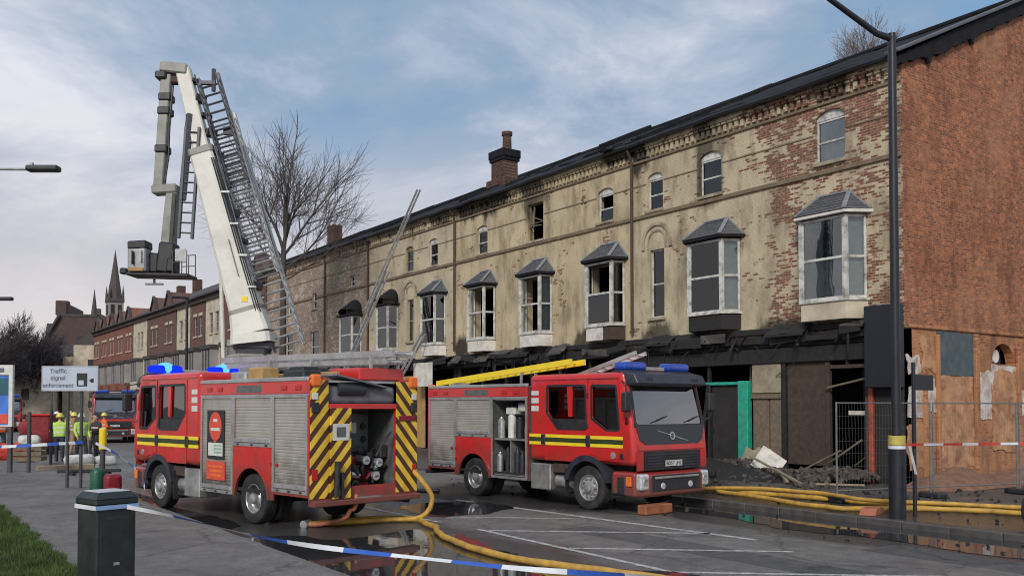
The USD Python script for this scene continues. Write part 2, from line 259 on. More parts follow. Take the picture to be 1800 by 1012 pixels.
# ------------------------------------------------------------------ ground
def asphalt(name, base, wet_centres):
    """dry asphalt with fine aggregate, patches and damp areas round the given (x, y, radius, aspect) spots"""
    N = {'g': ('geometry', {}), 'n': ('noise_texture', {'scale': 140., 'detail': 3.}), 'n2': ('noise_texture', {'scale': .5, 'detail': 8., 'roughness': .65}),
         'n3': ('noise_texture', {'scale': 4., 'detail': 6., 'roughness': .7}),
         'r': ('rgb_ramp', {'ramp': [(.3, tuple(np.array(base) * .68)), (.5, base), (.72, tuple(np.array(base) * 1.45))]}),
         'r2': ('rgb_ramp', {'ramp': [(.3, (.62, .62, .63)), (.7, (1.25, 1.24, 1.22))]}), 'r3': ('rgb_ramp', {'ramp': [(.3, (.75, .75, .75)), (.7, (1.2, 1.2, 1.2))]}),
         'm': ('mix_color', {'blend_type': 'multiply', 'fac': 1.}), 'm3': ('mix_color', {'blend_type': 'multiply', 'fac': 1.}),
         'p': ('principled_bsdf', {}), 'b': ('bump', {'strength': .7, 'distance': .006}),
         'n4': ('noise_texture', {'scale': 34., 'detail': 4., 'roughness': .75}), 'r4': ('rgb_ramp', {'ramp': [(.3, (.6, .6, .6)), (.5, (1., 1., 1.)), (.72, (1.5, 1.48, 1.45))]}), 'm4': ('mix_color', {'blend_type': 'multiply', 'fac': 1.}),
         'wv': ('vector_math', {'math_type': 'multiply_add', 'vector2': (.5, .5, .5)}), 'v': ('voronoi_texture', {'feature': 'distance_to_edge', 'scale': .42}), 'vr': ('rgb_ramp', {'ramp': [(.0, (.35, .35, .35)), (.007, (.5, .5, .5)), (.014, (1, 1, 1))]}), 'm5': ('mix_color', {'blend_type': 'multiply', 'fac': .75})}
    L = [('g.position', 'n.vector'), ('g.position', 'n2.vector'), ('g.position', 'n3.vector'), ('n.fac', 'r.fac'), ('n2.fac', 'r2.fac'), ('n3.fac', 'r3.fac'),
         ('r.color', 'm.a'), ('r2.color', 'm.b'), ('m.result', 'm4.a'), ('g.position', 'n4.vector'), ('n4.fac', 'r4.fac'), ('r4.color', 'm4.b'), ('n3.color', 'wv.vector1'), ('g.position', 'wv.vector3'), ('wv.vector', 'v.vector'), ('v.distance', 'vr.fac'), ('m4.result', 'm5.a'), ('vr.color', 'm5.b'), ('m5.result', 'm3.a'), ('r3.color', 'm3.b'), ('n.fac', 'b.height'), ('b.normal', 'p.normal')]
    last = None
    for i, (x, y, rx, ry) in enumerate(wet_centres):
        N[f'mp{i}'] = ('mapping', {'location': (-x / rx, -y / ry, 0), 'scale': (1 / rx, 1 / ry, 0)}); N[f'l{i}'] = ('vector_math', {'math_type': 'length'})
        N[f'w{i}'] = ('map_range', {'from_min': .3, 'from_max': 1.25, 'to_min': 1., 'to_max': 0., 'clamp': True})
        L += [('g.position', f'mp{i}.vector'), (f'mp{i}.vector', f'l{i}.vector1'), (f'l{i}.value', f'w{i}.value')]
        if last is None: last = f'w{i}.result'
        else:
            N[f'x{i}'] = ('math', {'math_type': 'maximum'}); L += [(last, f'x{i}.value1'), (f'w{i}.result', f'x{i}.value2')]; last = f'x{i}.value'
    if last:
        N['wa'] = ('math', {'math_type': 'multiply_add', 'value2': .9}); N['wr'] = ('rgb_ramp', {'ramp': [(.78, (0, 0, 0)), (.98, (1, 1, 1))]})
        L += [('n2.fac', 'wa.value1'), (last, 'wa.value3'), ('wa.value', 'wr.fac')]
        N['half'] = ('mix_color', {'b': (.042, .039, .037)}); N['rg'] = ('map_range', {'to_min': .55, 'to_max': .13})
        N['wf'] = ('math', {'math_type': 'multiply', 'value2': .8})
        L += [('wr.color', 'wf.value1'), ('wf.value', 'half.fac'), ('m3.result', 'half.a'), ('half.result', 'p.base_color'), ('wr.color', 'rg.value'), ('rg.result', 'p.roughness')]
    else:
        L += [('m3.result', 'p.base_color')]; N['p'][1]['roughness'] = .75
    return usdkit.material(stage, '/World/Looks/' + name, N, L, surface='p.BSDF')
M['road'] = asphalt('damp_asphalt', (.150, .138, .129), [(6.6, 13.5, 2.9, 7), (14.4, 10, 1.7, 9), (13.3, 18.5, 2.6, 5), (7.2, 19.5, 3.0, 4.6), (5.6, 27, 1.1, 14)])
M['pave'] = asphalt('pavement_asphalt', (.150, .138, .130), [])
M['pave2'] = asphalt('dirty_pavement', (.095, .080, .07), [(17, 13, 2, 8), (18, 22, 3, 6)])
M['kerb'] = pm('kerb_stone', (.13, .125, .12), .7, var=.25, scale=7, bump=.5, bscale=80)
M['kerbwet'] = pm('wet_kerb_stone', (.075, .07, .066), .4, var=.35, scale=5, bump=.5, bscale=70)
M['paint'] = pm('road_paint', (.50, .49, .47), .6, var=.2, scale=30, dirt=(.12, .115, .11), dirt_amt=.75, dscale=9, thresh=(.42, .62))
g = MB(); g.add([(-600, -300, 0), (600, -300, 0), (600, 1200, 0), (-600, 1200, 0)], [(0, 1, 2, 3)])
put('road', g, M['road'], kind='structure', label='damp dark asphalt road running past the terrace')
KX, KR = 4.9, 15.45          # kerb faces
def kerbs(parent_name, x0, x1, y0, y1, z=.125, step=.92, label=None):
    y = y0
    par = UsdGeom.Xform.Define(stage, '/World/' + parent_name).GetPrim(); tagp(par, label, kind='structure')
    while y < y1:
        dx, dz = rnd(-.008, .008), rnd(-.006, .006)
        put('kerb_stone', MB().box(x0 + dx, x1 + dx, y + .006, y + step - .006, -.05, z + dz, .015), M['kerb'] if x0 < 10 else M['kerbwet'], par); y += step
    return par
lp = kerbs('left_pavement', KX - .15, KX, 8.2, 42, label='wide asphalt pavement along the left kerb')
put('paving', MB().box(-60, KX - .156, 2, 75, -.05, .12), M['pave'], lp)
put('kerb_run', MB().box(KX - .15, KX, 42.01, 120, -.05, .125, .015), M['kerb'], lp)
rp = kerbs('right_pavement', KR, KR + .15, 6, 40, label='dirty wet pavement in front of the burnt shops')
put('paving', MB().box(KR + .156, 22.4, 2, 130, -.05, .12), M['pave2'], rp)
put('yard', MB().box(22.41, 60, -10, 13.9, -.05, .10), M['pave2'], rp)
put('kerb_run', MB().box(KR, KR + .15, 40.01, 130, -.05, .125, .015), M['kerb'], rp)
# road markings: the angled ends of a row of parking bays and a long edge line
def mark(a, b, w, label, name='bay_line', z=.004):
    a, b = np.array(a, float), np.array(b, float); d = (b - a) / np.linalg.norm(b - a); r = np.array([-d[1], d[0]]) * w / 2
    n = max(2, int(np.linalg.norm(b - a) / .05)); t = np.linspace(0, 1, n)[:, None]
    k1, k2 = 1 + .10 * RNG.standard_normal((n, 1)), 1 + .10 * RNG.standard_normal((n, 1))
    P = np.vstack([a + (b - a) * t + r * k1, a + (b - a) * t - r * k2]); P = np.hstack([P, np.full((2 * n, 1), z)])
    put(name, MB().add(P, [(i, i + n, i + n + 1, i + 1) for i in range(n - 1)]), M['paint'], kind='structure', label=label)
mark((9.0, 14.0), (8.82, 8.2), .11, 'white parking bay side line nearest the camera')
mark((9.04, 13.74), (12.05, 11.2), .11, 'white slanting bay line below the front of the right fire engine')
mark((8.98, 11.32), (11.6, 9.07), .11, 'white slanting bay line in the middle of the road')
mark((8.83, 8.91), (12.4, 5.9), .11, 'white slanting bay line at the bottom edge of the picture')
mark((8.9, 18.6), (8.92, 15.25), .11, 'white line behind the rear of the left fire engine')
mark((11.34, 18.64), (12.1, 10.2), .14, 'long white line beside the right fire engine')
mark((9.35, 15.97), (11.4, 14.2), .10, 'faint white slanting line behind the yellow hose')
M['patch'] = asphalt('road_patch_asphalt', (.085, .08, .077), [])
for i, (x0, x1, y0, y1) in enumerate(((10.2, 11.0, 6.5, 13.2), (12.6, 13.5, 6.0, 8.6), (9.6, 10.6, 16.2, 17.4))):
    pg = Polygon([(x0 + rnd(-.04, .04), y0), (x1, y0 + rnd(-.05, .05)), (x1 + rnd(-.05, .05), y1), (x0, y1)]); put('road_patch', MB().ext(pg, ZW(.0), -.02, .002), M['patch'], kind='structure', label=['long dark repair strip in the road', 'dark repair patch near the bottom edge', 'dark repair patch between the engines'][i])
# puddles: thin sheets of standing water with ragged outlines
M['water'] = usdkit.material(stage, '/World/Looks/puddle_water', {'g': ('geometry', {}), 'n': ('noise_texture', {'scale': 2.5, 'detail': 2.}), 'b': ('bump', {'strength': .05, 'distance': .02}),
    'p': ('principled_bsdf', {'base_color': (.022, .02, .02), 'roughness': .025, 'ior': 1.33, 'specular_ior_level': .75})}, [('g.position', 'n.vector'), ('n.fac', 'b.height'), ('b.normal', 'p.normal')], surface='p.BSDF')
def puddle(pts, label, seed, z=.008, amp=.22):
    c = bez(list(pts) + [pts[0]], 14)[:-1]; c3 = np.hstack([c, np.zeros((len(c), 1))])
    off = (meshkit.fbm(c3 * 2.2, 4, seed) - .5)[:, None] * 2 * amp; off2 = (meshkit.fbm(c3 * 2.2 + 9, 4, seed + 5) - .5)[:, None] * 2 * amp
    pg = Polygon(c + np.hstack([off, off2])).buffer(0)
    if pg.geom_type != 'Polygon': pg = max(pg.geoms, key=lambda q: q.area)
    V, F = trimesh.creation.triangulate_polygon(pg, engine='earcut')
    put('puddle', MB().add(np.hstack([V, np.full((len(V), 1), z)]), F), M['water'], kind='structure', label=label)
puddle([(5.0, 15.5), (5.0, 12), (5.0, 9.2), (5.6, 8.0), (7.6, 7.6), (9.0, 8.4), (8.3, 9.6), (7.9, 11.3), (8.3, 13.2), (7.9, 14.6), (6.4, 14.2), (5.8, 15.2)], 'wide dark puddle between the left kerb and the yellow hose', 1)
puddle([(15.40, 15.5), (15.40, 11.5), (15.40, 6), (14.4, 5.8), (13.7, 7.2), (13.9, 9.0), (13.6, 10.8), (14.0, 12.4), (14.1, 14.5), (14.8, 15.8)], 'long puddle along the right kerb below the burnt shop', 2, amp=.16)
puddle([(9.3, 15.9), (10.4, 15.9), (11.6, 16.6), (11.4, 18), (10, 18.3), (9.3, 17.4)], 'shallow puddle between the two fire engines', 3)
puddle([(5.05, 25), (5.05, 17.5), (5.5, 16.8), (5.7, 18), (5.45, 21), (5.5, 25)], 'thin puddle in the gutter beside the left fire engine', 4, amp=.08)
# grass in the left corner
M['lawnsoil'] = pm('lawn_soil', (.045, .06, .02), .95, var=.4, scale=9)
M['grass'] = pm('grass_blade', (.06, .092, .024), .7, var=.75, scale=1.6, spec=.2)
lawn = MB(); lawn.add([(-40, 2, .128), (2.08, 2, .128), (2.08, 60, .128), (-40, 60, .128)], [(0, 1, 2, 3)])
put('lawn', lawn, M['lawnsoil'], kind='structure', label='soil of the lawn in the left corner')
n = 42000; bx = 2.16 - np.abs(RNG.normal(0, 1, n)) * 1.3; by = 7 + 20 * RNG.random(n) ** 1.3; bx += .05 * np.sin(by * 5)
h = .045 + .06 * RNG.random(n); a = RNG.random(n) * 2 * PI; w = .006 + .003 * RNG.random(n); lean = RNG.normal(0, .03, (n, 2))
b0 = np.stack([bx, by, np.full(n, .125)], 1); s_ = np.stack([np.cos(a) * w, np.sin(a) * w, 0 * a], 1); tip = b0 + np.hstack([lean, h[:, None]])
V = np.stack([b0 - s_, b0 + s_, tip], 1).reshape(-1, 3)
put('grass', (V, np.arange(3 * n).reshape(-1, 3)), M['grass'], kind='stuff', label='rough green grass at the edge of the pavement', cat='grass')
# ------------------------------------------------------------------ the burnt terrace
XF = 22.46
PAINT = (.52, .435, .30)
B1, B2, MO = (.26, .10, .06), (.16, .065, .042), (.27, .23, .18)
M['wall1'] = brick('flaking_cream_brick', 'y', B1, B2, MO, PAINT, (.765, .81), (18.1, 19.3, .18), soot=[(24.3, .9, 9.9, 11.4, .9), (23.2, 1.3, 5.6, 4.7, .8), (17.9, 1.4, 5.2, 4.6, .8), (20.75, .8, 8.4, 9.1, .5), (16.1, .9, 10.6, 11.3, .7), (21.0, .55, 8.6, 9.25, .6), (18.5, 4.5, 4.2, 4.9, .0)], stain_amt=.65, stain=(.12, .08, .05), stain_t=(.455, .68))
M['wall2'] = brick('sooty_cream_brick', 'y', B1, B2, MO, (.53, .435, .285), (.80, .82), None, soot=[(34.5, 3.6, 10.4, 11.3, .95), (30.6, 1.3, 9.0, 11.4, .75), (25.2, 1.2, 10.9, 11.4, .9), (27.3, 1.0, 5.5, 4.7, .8), (36.4, 1.1, 6.2, 4.8, .9)], stain_amt=.65, stain=(.12, .08, .05), stain_t=(.455, .68))
M['wall3'] = brick('cream_brick_far', 'y', B1, B2, MO, (.51, .43, .30), (.79, .81), None, soot=[(38.0, 1.6, 10.7, 11.3, .8), (42, 5, 10.9, 11.5, .5)], stain_amt=.55)
M['wall4'] = brick('grey_brown_brick', 'y', (.27, .20, .15), (.2, .15, .11), (.3, .26, .2), (.42, .36, .27), (.5, .56), None, stain_amt=.6)
M['wall5'] = brick('pinkish_brick', 'y', (.30, .21, .16), (.24, .16, .12), (.33, .28, .23), (.47, .40, .31), (.5, .56), None, stain_amt=.4)
M['gable'] = brick('orange_gable_brick', 'x', (.43, .14, .06), (.20, .07, .038), (.30, .20, .14), None, stain=(.13, .045, .03), stain_amt=.65, stain_t=(.5, .68), bump=.9, salt=(.42, .22, .12))
M['gablelow'] = brick('lower_gable_brick', 'x', (.42, .14, .065), (.30, .10, .05), (.30, .2, .13), (.44, .215, .105), (.66, .73), None, stain=(.13, .065, .045), stain_amt=.75, stain_t=(.47, .68))
M['rbrick'] = brick('red_brick_far', 'y', (.24, .075, .05), (.17, .055, .04), (.2, .15, .12), None, stain_amt=.4, salt=(.2, .12, .1))
M['dbrick'] = brick('brown_brick_far', 'y', (.15, .07, .055), (.11, .05, .045), (.16, .12, .1), None, stain_amt=.4)
M['cream'] = pm('cream_render', (.52, .45, .34), .85, var=.2, scale=1.5, dirt=(.2, .15, .11), dirt_amt=.6, dscale=1.2)
M['stackbrick'] = brick('chimney_brick', 'y', (.10, .042, .032), (.06, .03, .025), (.13, .1, .08), None, stain=(.03, .025, .02), stain_amt=.8)

def arch_poly(y0, y1, z0, z1, rise):
    t = np.linspace(0, PI, 13); c = (y0 + y1) / 2
    return Polygon([(y0, z0), (y1, z0)] + [(c + (y1 - y0) / 2 * math.cos(a), z1 - rise + rise * math.sin(a)) for a in t])
def sash(house, y0, y1, z0, z1, rise=.2, frame='white', panes=('glass', 'glass'), back='blind', X=XF + .10, head=True, label=None):
    """an arched sash window set into its opening"""
    w = UsdGeom.Xform.Define(stage, str(house.GetPath()) + '/' + numbered(str(house.GetPath()), 'sash_window')).GetPrim()
    if label: tagp(w, label)
    T = XW(X); zh = z1 - rise - (.02 if head else 0); fm = M[frame]; zm = z0 + (zh - z0) * .5; f = .055
    if rise and head: put('arch_head', MB().ext(arch_poly(y0 + .004, y1 - .004, zh + .002, z1 - .004, rise), T, -.02, .05), fm, w)
    op = sbox(y0 + .004, z0 + .04, y1 - .004, zh); fr = op.difference(sbox(y0 + f, z0 + .09, y1 - f, zm - .025)).difference(sbox(y0 + f, zm + .025, y1 - f, zh - f))
    put('frame', MB().ext(fr, T, 0, .07), fm, w)
    put('sill', MB().box(X - .2, X + .06, y0 - .06, y1 + .06, z0 - .07, z0 + .035, .012), M['stone'], w)
    for k, (a, b) in enumerate(((z0 + .085, zm - .02), (zm + .02, zh - f + .005))):
        if panes[k]: put('pane', MB().box(X + .030, X + .036, y0 + f - .005, y1 - f + .005, a, b), M[panes[k]], w)
        if back and panes[k]: put('blind', MB().box(X + .10, X + .11, y0 + .01, y1 - .01, a, b), M[back], w)
    return w
def bay(house, yn, yf, c1, f1, zb=5.22, zt=7.55, proj=.55, apron='dirtywhite', apron2=None, panes=('glass',) * 6, backs=(None,) * 6, roof='slate', eave='roofdark', label=None, rounded=False, roofz=.74):
    """a canted bay: three faces of framed panes (front lower/upper, near lower/upper, far lower/upper), an apron and a hipped slate roof"""
    w = UsdGeom.Xform.Define(stage, str(house.GetPath()) + '/' + numbered(str(house.GetPath()), 'bay_window')).GetPrim()
    if label: tagp(w, label)
    A, B, C, D = [np.array(p) for p in ((XF, yn), (XF - proj, c1), (XF - proj, f1), (XF, yf))]
    fr = MB(); zm = zb + (zt - zb) * .5
    for i, (p, q) in enumerate(((B, C), (A, B), (D, C))):
        d = (q - p); L = np.linalg.norm(d); d = d / L; nrm = np.array([d[1], -d[0]])
        if nrm[0] > 0: nrm = -nrm
        def T(u, v, t, p=p, d=d, nrm=nrm): return (p[0] + d[0] * u - nrm[0] * t, p[1] + d[1] * u - nrm[1] * t, v)
        e = .05 if i == 0 else .03
        pol = sbox(e, zb, L - e, zt)
        holes = [sbox(.085 + e * .3, zb + .075, L - .085 - e * .3, zm - .035), sbox(.085 + e * .3, zm + .035, L - .085 - e * .3, zt - .07)]
        for k, hh in enumerate(holes):
            pol = pol.difference(hh); x0, z0, x1, z1 = hh.bounds; kind = panes[i * 2 + k]
            if kind: put('pane', MB().ext(sbox(x0 - .005, z0 - .005, x1 + .005, z1 + .005), T, .03, .036), M[kind], w)
            if backs[i * 2 + k]: put('curtain', MB().ext(sbox(x0 - .03, z0 - .03, x1 + .03, z1 + .03), T, .14, .15), M[backs[i * 2 + k]], w)
        fr.ext(pol, T, 0, .08)
    for p in (B, C): fr.box(p[0] - .02, p[0] + .075, p[1] - .055, p[1] + .055, zb, zt)
    put('frame', fr, M['white'], w)
    inner = Polygon([A, B, C, D])
    Z = lambda z: ZW(z)
    put('sill', MB().ext(inner.buffer(.05, join_style=2).intersection(sbox(XF - 2, 0, XF - .002, 99)), Z(zb - .06), 0, .058), M['white'], w)
    za = 4.66
    if apron2:
        put('apron', MB().ext(inner.intersection(sbox(0, c1 + .45, XF - .002, 99)), Z(za), 0, zb - .062 - za), M[apron], w)
        put('apron', MB().ext(inner.intersection(sbox(0, 0, XF - .002, c1 + .448)), Z(za), 0, zb - .062 - za), M[apron2], w)
    else: put('apron', MB().ext(inner.intersection(sbox(0, 0, XF - .002, 99)), Z(za), 0, zb - .062 - za), M[apron], w)
    put('ceiling', MB().ext(inner, Z(zt + .002), 0, .03), M['soot'], w)
    ev = inner.buffer(.17, join_style=2).intersection(sbox(XF - 2, 0, XF - .003, 99))
    put('eaves_board', MB().ext(ev, Z(zt + .035), 0, .085), M[eave], w)
    if not rounded:
        e = [np.array((x, y, zt + .122)) for x, y in ((XF - .01, yn - .16), (XF - proj - .19, c1 - .10), (XF - proj - .19, f1 + .10), (XF - .01, yf + .16))]
        t1, t2 = np.array((XF - .01, c1 + .22, zt + roofz)), np.array((XF - .01, f1 - .22, zt + roofz))
        # a slightly proud slate course every 12 cm
        r = MB()
        def quadstrip(a0, a1, b0, b1, n=6):
            for k in range(n):
                s0, s1 = k / n, (k + 1) / n; out = np.array((-.012, 0, .012))
                P = [a0 + (b0 - a0) * s0 + out, a1 + (b1 - a1) * s0 + out, a1 + (b1 - a1) * s1, a0 + (b0 - a0) * s1]
                r.add(P, [(0, 1, 2, 3)]); r.add([P[0], P[1], P[1] - out * 1.6, P[0] - out * 1.6], [(0, 1, 2, 3)])
        quadstrip(e[1], e[2], t1, t2); quadstrip(e[0], e[1], t1, t1 + (0, .001, 0)); quadstrip(e[2], e[3], t2, t2 + (0, .001, 0))
        put('bay_roof', r, M[roof], w)
        ld = MB(); up = np.array((0, 0, .02))
        ld.bar(e[1] + up, t1 + up, .13, .03); ld.bar(e[2] + up, t2 + up, .13, .03); ld.bar(t1 + up, t2 + up, .12, .05)
        ld.bar(e[0] + up, t1 + up, .10, .04); ld.bar(e[3] + up, t2 + up, .10, .04)
        put('lead_flashing', ld, M['lead'], w)
    else:
        c = (yn + yf) / 2; hw = (yf - yn) / 2 + .15; V = []; F = []; n = 16; m = 5
        for j in range(m):
            s = j / (m - 1)
            for i in range(n + 1):
                a = PI * i / n; yy = c + hw * math.cos(a) * (1 - .12 * s); zz = zt + .12 + roofz * math.sin(a) ** .7 * (.35 + .65 * s); V.append((XF - .01 - (proj + .2) * (1 - s) * (.35 + .65 * math.sin(a)), yy, zz))
        for j in range(m - 1):
            for i in range(n): k = j * (n + 1) + i; F.append((k, k + 1, k + n + 2, k + n + 1))
        put('bay_roof', MB().add(V, F), M['roofdark'], w, smooth=40)
    return w, Polygon([(yn + .06, 4.7), (yf - .06, 4.7), (yf - .06, zt - .02), (yn + .06, zt - .02)])
ZW0, ZE = 4.35, 11.62
RX, RZ = 30.0, 15.28
def roof_z(x): return 11.66 + (x - (XF - .34)) * (RZ - 11.66) / (RX - XF + .34)
def terrace_house(y0, y1, wall, label, bays, sashes, extra_holes=(), roofmat='roofdark', corbels='single', party=True, sag=0.):
    h = thing('terraced_shop_building', label, 'building')
    pol = sbox(y0 + .004, ZW0, y1 - .004, ZE)
    for b in bays: w, ho = bay(h, **b); pol = pol.difference(ho)
    for s in sashes:
        s = dict(s); rise = s.get('rise', .2); pol = pol.difference(arch_poly(s['y0'], s['y1'], s['z0'], s['z1'], rise) if rise else sbox(s['y0'], s['z0'], s['y1'], s['z1'])); sash(h, **s)
    for e in extra_holes: pol = pol.difference(e)
    put('wall', MB().ext(pol, XW(XF), 0, .32), M[wall], h)
    # dark rooms behind
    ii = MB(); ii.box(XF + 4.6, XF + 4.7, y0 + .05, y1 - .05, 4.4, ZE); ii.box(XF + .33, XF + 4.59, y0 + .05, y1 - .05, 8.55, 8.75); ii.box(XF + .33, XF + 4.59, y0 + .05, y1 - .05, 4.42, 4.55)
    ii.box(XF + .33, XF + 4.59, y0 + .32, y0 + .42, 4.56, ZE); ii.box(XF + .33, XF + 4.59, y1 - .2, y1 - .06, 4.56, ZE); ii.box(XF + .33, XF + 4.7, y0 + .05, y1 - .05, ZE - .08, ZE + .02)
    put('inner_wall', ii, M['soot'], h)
    # courses: broken where the windows cut them
    def course(z0, z1, d, mat, name='string_course'):
        c = sbox(y0 + .01, z0, y1 - .01, z1)
        for s in sashes: c = c.difference(sbox(s['y0'] - .05, s['z0'] - .1, s['y1'] + .05, s['z1'] + .02))
        for g in getattr(c, 'geoms', [c]):
            a, b, e, f = g.bounds; put(name, MB().box(XF - d, XF - .001, a, e, b, f, .012), M[mat], h)
    course(8.93, 9.06, .07, 'stonedark'); course(10.96, 11.05, .06, 'stonedark'); course(10.12, 10.17, .02, 'stonedark')
    n = int((y1 - y0 - .2) / .24); allc = MB()
    for k in range(n):
        y = y0 + .1 + k * .24; m = MB() if corbels == 'single' else allc; dz = rnd(-.01, .01)
        if random.random() < .07: continue
        m.box(XF - .10, XF - .001, y, y + .12, 11.10 + dz, 11.34, .006); m.box(XF - .15, XF - .001, y - .03, y + .15, 11.342, 11.42, .006)
        if corbels == 'single': put('corbel', m, M[wall], h)
    if corbels != 'single': put('corbel_row', allc, M[wall], h, kind='stuff')
    put('cornice', MB().box(XF - .19, XF - .001, y0 + .006, y1 - .006, 11.422, 11.60, .015), M[wall], h)
    # gutter and roof with a slightly uneven edge
    ys = np.linspace(y0, y1, max(4, int((y1 - y0) / .6))); yn_ = len(ys)
    wob = (meshkit.fbm(np.stack([ys * .8, ys * 0, ys * 0], 1), 3, int(y0)) - .5) * .12
    G = MB(); G.tube(np.stack([np.full(yn_, XF - .33), ys, 11.60 + wob * .7], 1), .085, 8); put('gutter', G, M['blackmetal'], h, smooth=40)
    xs = np.linspace(XF - .36, RX, 13); R = MB()
    V = []
    for i, y in enumerate(ys):
        for x in xs: V.append((x, y, roof_z(x) + .03 + wob[i] * (1 - (x - XF) / 8) + .10 * (meshkit.noise(np.array([x * 1.3, y * 1.3, 0.])) - .5)))
    m = len(xs); F = [(i * m + j, i * m + j + 1, (i + 1) * m + j + 1, (i + 1) * m + j) for i in range(yn_ - 1) for j in range(m - 1)]
    V2 = [(v[0], v[1], v[2] - .14) for v in V]; k = len(V)
    R.add(V, F); R.add(V2, [f[::-1] for f in F])
    R.add([V[i * m] for i in range(yn_)] + [V2[i * m] for i in range(yn_)], [(i, i + 1, yn_ + i + 1, yn_ + i) for i in range(yn_ - 1)])
    R.add([(RX, y0, RZ + .03), (RX, y1, RZ + .03), (37.9, y1, 11.6), (37.9, y0, 11.6)], [(0, 1, 2, 3)])
    R.box(RX - .12, RX + .12, y0, y1, RZ - .02, RZ + .16, .05)
    put('roof', R, M[roofmat], h)
    if party: put('party_parapet', MB().bar((XF + .2, y1 - .1, roof_z(XF + .2) + .05), (RX, y1 - .1, RZ + .1), .3, .22, c=.03), M['roofdark'], h)
    put('downpipe', MB().tube([(XF - .30, y1 - .0, 11.5), (XF - .12, y1, 11.15), (XF - .09, y1, 10.9), (XF - .09, y1, 4.8)], .055, 8), M['pipe'], h, smooth=40)
    put('rear_wall', MB().box(37.2, 37.5, y0 + .01, y1 - .01, 0, 11.5), M['dbrick'], h)
    return h
G2, G6 = ('glass', 'glass'), ('glass',) * 6
H1 = terrace_house(13.9, 24.5, 'wall1', 'end terrace shop building with flaking cream paint, orange gable and burnt ground floor', [
    dict(yn=14.98, yf=17.12, c1=15.31, f1=16.79, apron='cream', eave='dirtywhite', backs=('curtain', None, 'blind', 'blind', None, None), label='bay window with a white eaves board nearest the lamp post'),
    dict(yn=19.5, yf=21.55, c1=19.82, f1=21.24, apron='char', backs=(None, None, 'blind', 'blind', None, None), label='bay window above a black charred apron')], [
    dict(y0=15.66, y1=16.66, z0=9.26, z1=10.80, rise=.24), dict(y0=20.28, y1=21.24, z0=9.16, z1=10.64, rise=.24), dict(y0=22.98, y1=23.76, z0=9.13, z1=10.48, rise=.2),
    dict(y0=22.93, y1=23.64, z0=5.30, z1=7.74, rise=0, head=False)], party=True)
H2 = terrace_house(24.5, 36.9, 'wall2', 'middle shop building of sooty cream brick with three bays and a chimney', [
    dict(yn=24.95, yf=26.85, c1=25.12, f1=26.55, apron='dirtywhite', apron2='woodbrown', panes=('glass', None, 'glass', 'glass', 'glass', 'glass'), backs=('blind', None, None, None, None, None)),
    dict(yn=29.35, yf=31.2, c1=29.52, f1=30.88, panes=(None, None, 'glass', 'glass', None, None), backs=(None, None, 'blind', 'blind', None, None)),
    dict(yn=33.5, yf=35.25, c1=33.66, f1=34.96, panes=(None,) * 6)], [
    dict(y0=25.6, y1=26.5, z0=9.15, z1=10.46, rise=.22, panes=('glass', None)), dict(y0=29.97, y1=31.05, z0=9.1, z1=10.7, rise=0, head=False, frame='wood', panes=(None, None), back=None, label='burnt-out window with broken charred frame'),
    dict(y0=34.16, y1=35.06, z0=9.10, z1=10.42, rise=.2)])
H3 = terrace_house(36.9, 46.2, 'wall3', 'cream shop building with two bays behind the leaning ladder', [
    dict(yn=37.8, yf=39.6, c1=38.0, f1=39.3, panes=G6, backs=(None,) * 6, zt=7.6), dict(yn=42.7, yf=44.5, c1=42.9, f1=44.15, rounded=True, roofz=.85, zt=7.5)], [
    dict(y0=38.6, y1=39.5, z0=9.12, z1=10.5, rise=.2), dict(y0=41.07, y1=41.93, z0=9.12, z1=10.46, rise=.18, frame='beige'), dict(y0=41.05, y1=41.72, z0=5.5, z1=7.7, rise=.0, head=False, frame='beige', back='curtain')], corbels='row')
H4 = terrace_house(46.2, 52.2, 'wall4', 'narrow grey-brown shop building with one round-hooded bay', [dict(yn=47.1, yf=49.2, c1=47.3, f1=48.9, rounded=True, roofz=.9, zt=7.3)],
    [dict(y0=47.98, y1=48.75, z0=9.10, z1=9.75, rise=0, head=False)], corbels='row')
H5 = terrace_house(52.2, 62.5, 'wall5', 'plain pinkish brown building at the far end of the terrace behind the tree', [],
    [dict(y0=53.2, y1=54.6, z0=4.95, z1=6.9, rise=0, head=False), dict(y0=57.5, y1=58.9, z0=4.95, z1=6.9, rise=0, head=False), dict(y0=53.6, y1=54.3, z0=8.3, z1=9.3, rise=0, head=False), dict(y0=57.8, y1=58.5, z0=8.3, z1=9.3, rise=0, head=False)], corbels='row')
# blind arches above the narrow windows
for hs, (a, b) in ((H1, (22.93, 23.64)), (H3, (41.05, 41.72))):
    for r0, r1, d in ((.62, .74, .06), (.40, .47, .03)):
        t = np.linspace(0, PI, 19); c = (a + b) / 2; z = 8.0
        ring = Polygon([(c + r1 * math.cos(q), z + r1 * .95 * math.sin(q)) for q in t] + [(c + r0 * math.cos(q), z + r0 * .95 * math.sin(q)) for q in t[::-1]])
        put('blind_arch', MB().ext(ring.union(sbox(c - r1, z - .22, c - r0, z + .01)).union(sbox(c + r0, z - .22, c + r1, z + .01)), XW(XF - d), 0, d - .002), M['stone'], hs)
# debris of the broken window in H2: hanging sash bars
put('broken_sash', MB().bar((XF + .02, 30.05, 9.9), (XF - .02, 30.7, 10.15), .05, .04).bar((XF + .02, 30.6, 10.55), (XF - .05, 30.55, 9.8), .05, .04).bar((XF, 30.1, 9.72), (XF, 30.98, 9.8), .05, .04), M['wood'], H2)
